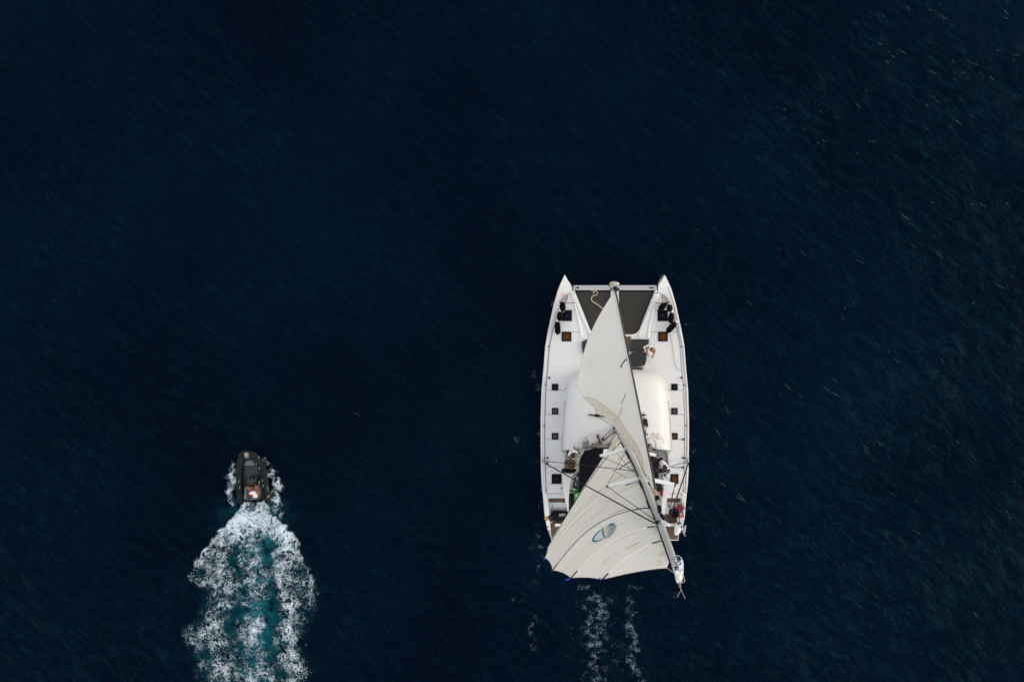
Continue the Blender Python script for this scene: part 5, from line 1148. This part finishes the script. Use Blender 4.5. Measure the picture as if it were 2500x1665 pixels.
def text(body, size, m, parent, loc, rotz, th=.004, name="lettering", bold=0):
    cu = bpy.data.curves.new("t", 'FONT'); cu.body = body; cu.size = size; cu.extrude = th; cu.align_x = 'CENTER'; cu.align_y = 'CENTER'; cu.offset = bold
    o = bpy.data.objects.new("t", cu); COL.objects.link(o); dg = bpy.context.evaluated_depsgraph_get(); me = bpy.data.meshes.new_from_object(o.evaluated_get(dg)); bpy.data.objects.remove(o)
    me.transform(Matrix.Translation(Vector(loc)) @ Matrix.Rotation(rotz, 4, 'Z')); me.transform(Matrix.Translation(-rootloc(parent))); me.materials.clear(); me.materials.append(m); me.name = name
    q = bpy.data.objects.new(name, me); COL.objects.link(q); q.parent = parent; return q
text("ZRAHO", .13, LETTER, hood, P(1408, 1174, 1.89), R(84), bold=.003)
obj("stripe", box(P(1411.8, 1175, 1.90), (.03, .30, .01), rot=R(-5)), LETTER, hood)

bagb = P(1360, 1258, .64)
bm = NB(); rr = []
BG = chaikin([Z3(*p) for p in ((300, 1092), (260, 1120), (243, 1165), (255, 1210), (290, 1238), (350, 1240), (420, 1236), (560, 1232), (570, 1150), (480, 1105), (400, 1098), (330, 1095))], 2)
cx = sum(p[0] for p in BG) / len(BG); cy = sum(p[1] for p in BG) / len(BG)
for f_, z in ((.96, .65), (1, .80), (.97, .95), (.85, 1.05), (.5, 1.10), (.15, 1.11)): rr.append([bm.verts.new(P(cx + (x - cx) * f_, cy + (y - cy) * f_, z)) for x, y in BG])
for i in range(5):
    for k in range(len(BG)): bm.faces.new((rr[i][k], rr[i][(k + 1) % len(BG)], rr[i + 1][(k + 1) % len(BG)], rr[i + 1][k]))
bm.faces.new(rr[0]); bm.faces.new(rr[-1]); o = obj("beach_toy_bag", bm, mat("black_nylon", (.006, .006, .010), .6, spec=.1), None, base=bagb); tag(o, "rounded black board bag lettered XM on the left stern teak step", "bag")
text("XM", .21, PAINTW, o, P(*Z3(405, 1160), 1.125), R(4)); obj("purple_patch", ball(P(*Z3(275, 1178), 1.03), .06, sc=(.9, 1.2, .6)), mat("purple_fabric", (.03, .015, .12), .7), o)
# left quarter: yellow line bundle, black clip gear
def bundle(name, c, r, m, n, th, flat=.5):
    pts = [c + Vector((r * random.uniform(.5, 1) * math.cos(i * 2.3), r * random.uniform(.5, 1) * math.sin(i * 2.3), r * flat * random.uniform(-1, 1))) for i in range(n)]
    return obj(name, tube(spline(pts, 4), th, seg=5), m, None, base=c)
o = bundle("rescue_line", P(1334, 1265.5, 1.62), .10, YELLOW, 26, .022); tag(o, "yellow rescue line bundle hung on the left stern bulwark", "rescue line")
o = bundle("rope_coil", P(1341, 1263, 1.4), .12, ROPEK, 18, .02); o2 = o; tag(o, "black rope bunch beside the yellow rescue line on the left stern", "rope")
o = obj("mooring_bag", ball(P(1343, 1269, 1.2), .12, sc=(.9, 1.1, .8)), mat("dark_green_bag", (.012, .02, .016), .8), None, base=P(1343, 1269, 1.1)); tag(o, "small dark green pouch behind the yellow rescue line", "pouch")
obj("pouch_flap", box(P(1345.5, 1273.5, 1.2), (.10, .10, .04), bev=.01), PAINTW, o)
o = obj("fishing_rod", tube([P(*Z3(262, 1100), .9), P(*Z3(270, 1050), 1.5), P(*Z3(281, 1010), 2.2)], .012, seg=6), BLACK, None, base=P(*Z3(262, 1100), .9)); tag(o, "thin black rod standing behind the black bag at the left stern", "rod")
# right quarter
tb_ = lathe(P(1645.5, 1249, .64), [(.22, 0), (.25, .05), (.255, .42), (.235, .50), (.06, .52)], seg=28)
for v in tb_.verts: v.co.y = P(0, 1249, .64).y + (v.co.y - P(0, 1249, .64).y) * .92
o = obj("tub", tb_, mat("tub_black", (.004, .004, .008), .7, spec=.1), None, base=P(1645.5, 1249, .64)); tag(o, "round black tub on the right stern teak step", "tub")
obj("blue_patch", ball(P(1652, 1248, 1.15), .04, sc=(1, 1, .4)), mat("blue_rubber", (.02, .03, .22), .5), o)
bm = NB()
for k in range(16):
    a = k * 2.4; rr_ = .04 + .012 * k; c = P(1660, 1238, 1.75) + Vector((rr_ * math.cos(a), rr_ * math.sin(a) * .9, .02 * math.sin(k * 3)))
    dr = Vector((math.cos(a), math.sin(a), .1)); tube([c - dr * .06, c, c + dr * .07], [.02, .045, .012], bm, seg=6)
tube([P(1664, 1239, 1.72), P(1668.5, 1246, 1.68)], [.05, .03], bm, seg=8); o = obj("flag_bundle", bm, RED, None, base=P(1660, 1238, 1.7)); tag(o, "crumpled red cloth tied to the right stern rail above the black tub", "cloth")
bm = box(P(1660.5, 1257, 1.2), (.22, .30, .18), rot=R(6), bev=.02); box(P(1659.5, 1273, 1.2), (.24, .20, .18), bm, bev=.02); ball(P(1663, 1248.5, 1.5), .09, bm, sub=1); tube([P(1666, 1252, 1.5), P(1668.5, 1262, 1.45)], .03, bm, seg=6)
ob = obj("outboard_motor", bm, mat("motor_dark", (.03, .028, .03), .5), None, base=P(1660, 1262, 1.1)); tag(ob, "dark small outboard clamped inside the right stern bulwark", "outboard motor")
obj("label_plate", box(P(1655.5, 1268.5, 1.32), (.10, .22, .02), rot=R(3), bev=.006), mat("plate_grey", (.40, .40, .36), .5), ob)
obj("fuel_cap", lathe(P(1662.4, 1260.3, 1.4), [(.075, -.05), (.075, .02), (.04, .04)], seg=16), ORANGE, ob)
obj("cowling", ball(P(1664, 1242.5, 1.52), .07, sc=(1.3, 1, .6)), PAINTW, ob)
bm = prism([Z3(*p) for p in ((1958, 1275), (1985, 1275), (2000, 1295), (2035, 1330), (2030, 1380), (1995, 1430), (1965, 1440), (1945, 1425), (1948, 1350))], .9, 1.18, bev=.05); o = obj("liferaft_case", bm, PAINTW, None, base=P(1654, 1293, .9)); tag(o, "white moulded case on the right stern corner beside the striped flag", "case")
obj("case_panel", prism([Z3(*p) for p in ((1960, 1290), (1995, 1305), (1985, 1360), (1965, 1420), (1952, 1415))], 1.18, 1.19), mat("case_grey", (.50, .50, .48), .6), o)
o = obj("boat_brush", tube([P(*Z3(1855, 1010), 1.2), P(*Z3(1862, 1030), 1.2), P(*Z3(1868, 1050), 1.1)], [.03, .055, .04], seg=8), mat("bronze_knob", (.25, .16, .07), .5), None, base=P(1632, 1233, 1.1)); tag(o, "small tan brush on the right stern step left of the black tub", "brush")
# striped ensign on a slanting pole
EN = thing("ensign", P(1667, 1283, 1.5), "blue and white striped flag on a pinkish pole off the right stern", "flag")
pa, pb = P(*Z3(2035, 1290), 1.5), P(*Z3(2087, 1446), 2.35); obj("flagpole", tube([pa, pb], .02, seg=8), mat("pole_pink", (.62, .40, .30), .5), EN)
me_rows = []; NR, NC_ = 19, 16
for i in range(NR):
    row = []
    for j in range(NC_):
        u = i / (NR - 1); v = j / (NC_ - 1); a = P(*Z3(2030 + 38 * u, 1335 + 100 * u), 1.9 + .3 * u); b = P(*Z3(2104 - 12 * u, 1292 + 100 * u), 1.75); row.append(a.lerp(b, v) + Vector((0, .02 * math.sin(v * 9 + u * 4), .05 * math.sin(v * 11 + u * 3))))
    me_rows.append(row)
bm = grid(me_rows); bm.faces.ensure_lookup_table(); k = 0
for i in range(NR - 1):
    for j in range(NC_ - 1):
        st = (i // 2) % 2
        if i < 10 and j < 6: st = 1 if (i in (4, 5) or j in (2, 3)) else 0
        bm.faces[k].material_index = st; k += 1
obj("cloth", bm, [FLAGB, SHIRT], EN, norm=False)

# ------------------------------------------------------------------ the dinghy
DG = thing("dinghy", P(617, 1165, 0), "small dark grey rigid inflatable dinghy speeding ahead of its white wake", "dinghy")
def D(x, y, z): return P(*ZD(x, y), z)
tl = spline([D(*p) for p in ((430, 1325, .40), (425, 1240, .42), (405, 1100, .45), (392, 900, .46), (385, 700, .47), (395, 520, .50), (428, 345, .56), (462, 268, .62), (530, 238, .64), (610, 238, .63), (715, 305, .58), (825, 438, .52), (893, 575, .49), (915, 750, .47), (945, 920, .46), (970, 1100, .44), (985, 1230, .42), (988, 1305, .40))], 6)
rad = [.145] * len(tl)
for k in range(7): f_ = [.30, .55, .74, .86, .93, .97, .99][k]; rad[k] *= f_; rad[-1 - k] *= f_
td = obj("tube", tube(tl, rad, seg=20), TUBE, DG)
for a, b, side in ((4, 50, 1), (56, len(tl) - 5, 1)):
    pts = []
    for i in range(a, b):
        t_ = (tl[min(i + 1, len(tl) - 1)] - tl[i - 1]).normalized(); o_ = Vector((t_.y, -t_.x, 0)).normalized(); c_ = D(680, 700, 0); o_ = o_ if (tl[i] - c_).dot(o_) > 0 else -o_; pts.append(tl[i] + o_ * rad[i] * .97 + Vector((0, 0, .01)))
    obj("rubbing_strake", tube(pts, .022, seg=6), mat("strake_brown", (.028, .025, .019), .6), td)
bm = prism([ZD(*p) for p in ((530, 208), (570, 225), (586, 250), (578, 290), (560, 305), (510, 305), (492, 285), (482, 250), (498, 222))], .76, .80, bev=.015); prism([ZD(*p) for p in ((503, 312), (590, 312), (590, 328), (503, 328))], .72, .77, bm); obj("bow_step", bm, mat("bow_step_grey", (.24, .24, .25), .6), DG)
fl = [ZD(*p) for p in ((500, 330), (600, 320), (660, 350), (760, 480), (860, 700), (890, 1000), (900, 1240), (490, 1240), (480, 1000), (470, 700), (480, 480))]
obj("hull", prism(fl, .02, .22), mat("grp_floor", (.010, .013, .016), .6), DG)
obj("floor_mat", prism([ZD(*p) for p in ((505, 500), (765, 500), (800, 720), (520, 720))], .22, .235), mat("floor_mat_grey", (.045, .058, .062), .8), DG)
bm = prism([ZD(*p) for p in ((520, 398), (565, 380), (640, 372), (672, 385), (716, 470), (716, 492), (484, 497), (486, 470))], .22, .46, bev=.02); st = obj("bow_locker", bm, TEALG, DG)
obj("locker_mat", prism([ZD(*p) for p in ((560, 405), (640, 402), (668, 455), (536, 462))], .46, .475), TUBES, st)
bm = prism([ZD(*p) for p in ((572, 735), (735, 722), (748, 740), (738, 820), (700, 900), (560, 905), (553, 850))], .22, .82, bev=.04); cn = obj("console", bm, mat("console_dark", (.014, .018, .018), .3), DG)
obj("windscreen", prism([ZD(*p) for p in ((590, 745), (715, 735), (700, 790), (600, 795))], .82, .86, bev=.01), DARKG, cn)
c = D(640, 880, .86); bm = tube([c + Vector((.13 * math.cos(a), .07 * math.sin(a), .05 * math.sin(a))) for a in np.linspace(0, 2 * math.pi, 24)], .012, seg=6); obj("steering_wheel", bm, BLACK, cn)
bm = NB(); ball(D(645, 775, .87), .014, bm, sub=1); ball(D(612, 832, .87), .010, bm, sub=1); ball(D(658, 832, .87), .010, bm, sub=1); split("switch", bm, PAINTW, cn)
obj("grab_bar", tube([D(790, 830, .5), D(815, 822, .75), D(795, 900, .75), D(790, 960, .5)], .015, seg=6), BR, cn)
bm = prism([ZD(*p) for p in ((500, 950), (820, 945), (838, 1060), (820, 1160), (780, 1210), (490, 1212), (470, 1180), (480, 1130), (505, 1100), (485, 1060))], .22, .55, bev=.03); sx = obj("seat", bm, TEALG, DG)
obj("seat_pad", prism([ZD(*p) for p in ((535, 985), (790, 980), (800, 1090), (770, 1170), (560, 1170), (540, 1100))], .55, .62, bev=.02), mat("seat_pad_dark", (.03, .035, .045), .7), sx)
obj("backrest", tube([D(505, 1195, .80), D(640, 1205, .84), D(790, 1190, .80)], .04, seg=8), TEALG, sx)
obj("transom", box(D(690, 1245, .36), (.85, .06, .36), bev=.01), mat("grp_floor", (.010, .013, .016), .6), DG)
bm = NB(); rr = []
OB = chaikin([ZD(*p) for p in ((600, 1290), (640, 1265), (700, 1268), (720, 1320), (735, 1400), (720, 1450), (680, 1470), (625, 1460), (605, 1400))], 2); cx, cy = ZD(665, 1370)
for f_, z in ((.8, .55), (1, .70), (1, .92), (.9, 1.02), (.6, 1.07), (.2, 1.08)): rr.append([bm.verts.new(P(cx + (x - cx) * f_, cy + (y - cy) * f_, z)) for x, y in OB])
for i in range(5):
    for k in range(len(OB)): bm.faces.new((rr[i][k], rr[i][(k + 1) % len(OB)], rr[i + 1][(k + 1) % len(OB)], rr[i + 1][k]))
bm.faces.new(rr[0]); bm.faces.new(rr[-1]); om = obj("outboard_motor", bm, mat("motor_blue_grey", (.045, .065, .085), .35), DG)
bm = box(D(715, 1300, .62), (.16, .26, .25), bev=.03); tube([D(665, 1350, .6), D(665, 1360, -.4)], .05, bm, seg=8); obj("motor_bracket", bm, BLACK, om)
bm = NB()
for x, y in ((398, 445), (374, 565), (378, 830), (390, 960), (748, 435), (815, 550), (875, 810), (893, 920), (802, 318)):
    p = D(x, y, .61 if y > 330 else .68); box(p, (.03, .13, .02), bm, rot=R(-18 if y < 500 and x < 500 else (18 if x > 700 and y < 600 else 0)), bev=.005)
split("grab_handle", bm, mat("handle_pale", (.20, .26, .28), .5), td)
text("RIB 270", .075, mat("tube_lettering", (.30, .31, .28), .6), td, D(985, 985, .60), R(-84))
obj("tube_stripe", box(D(1003, 1150, .56), (.02, .20, .012), rot=R(-30)), PAINTW, td)
person("driver in white shirt seated in the small grey dinghy, tanned legs forward", D(690, 1120, .6),
    dict(pelvis=D(695, 1080, .72), chest=D(690, 1118, .98), neck=D(635, 1134, 1.08), head=D(600, 1148, 1.24), sh=(D(618, 1082, 1.02), D(750, 1140, 1.02)), el=(D(590, 1050, .76), D(798, 1085, .90)), wr=(D(625, 990, .80), D(775, 990, .92)),
         hip=(D(660, 1050, .68), D(735, 1050, .68)), kn=(D(560, 950, .80), D(735, 925, .82)), an=(D(590, 905, .40), D(720, 900, .40))), mat("orange_tanned_skin", (.27, .085, .022), .5), HAIRD, SHIRT, mat("pink_brown_shorts", (.20, .09, .075), .9), (-.35, 1, 0), sleeve=.35, girth=1.22)
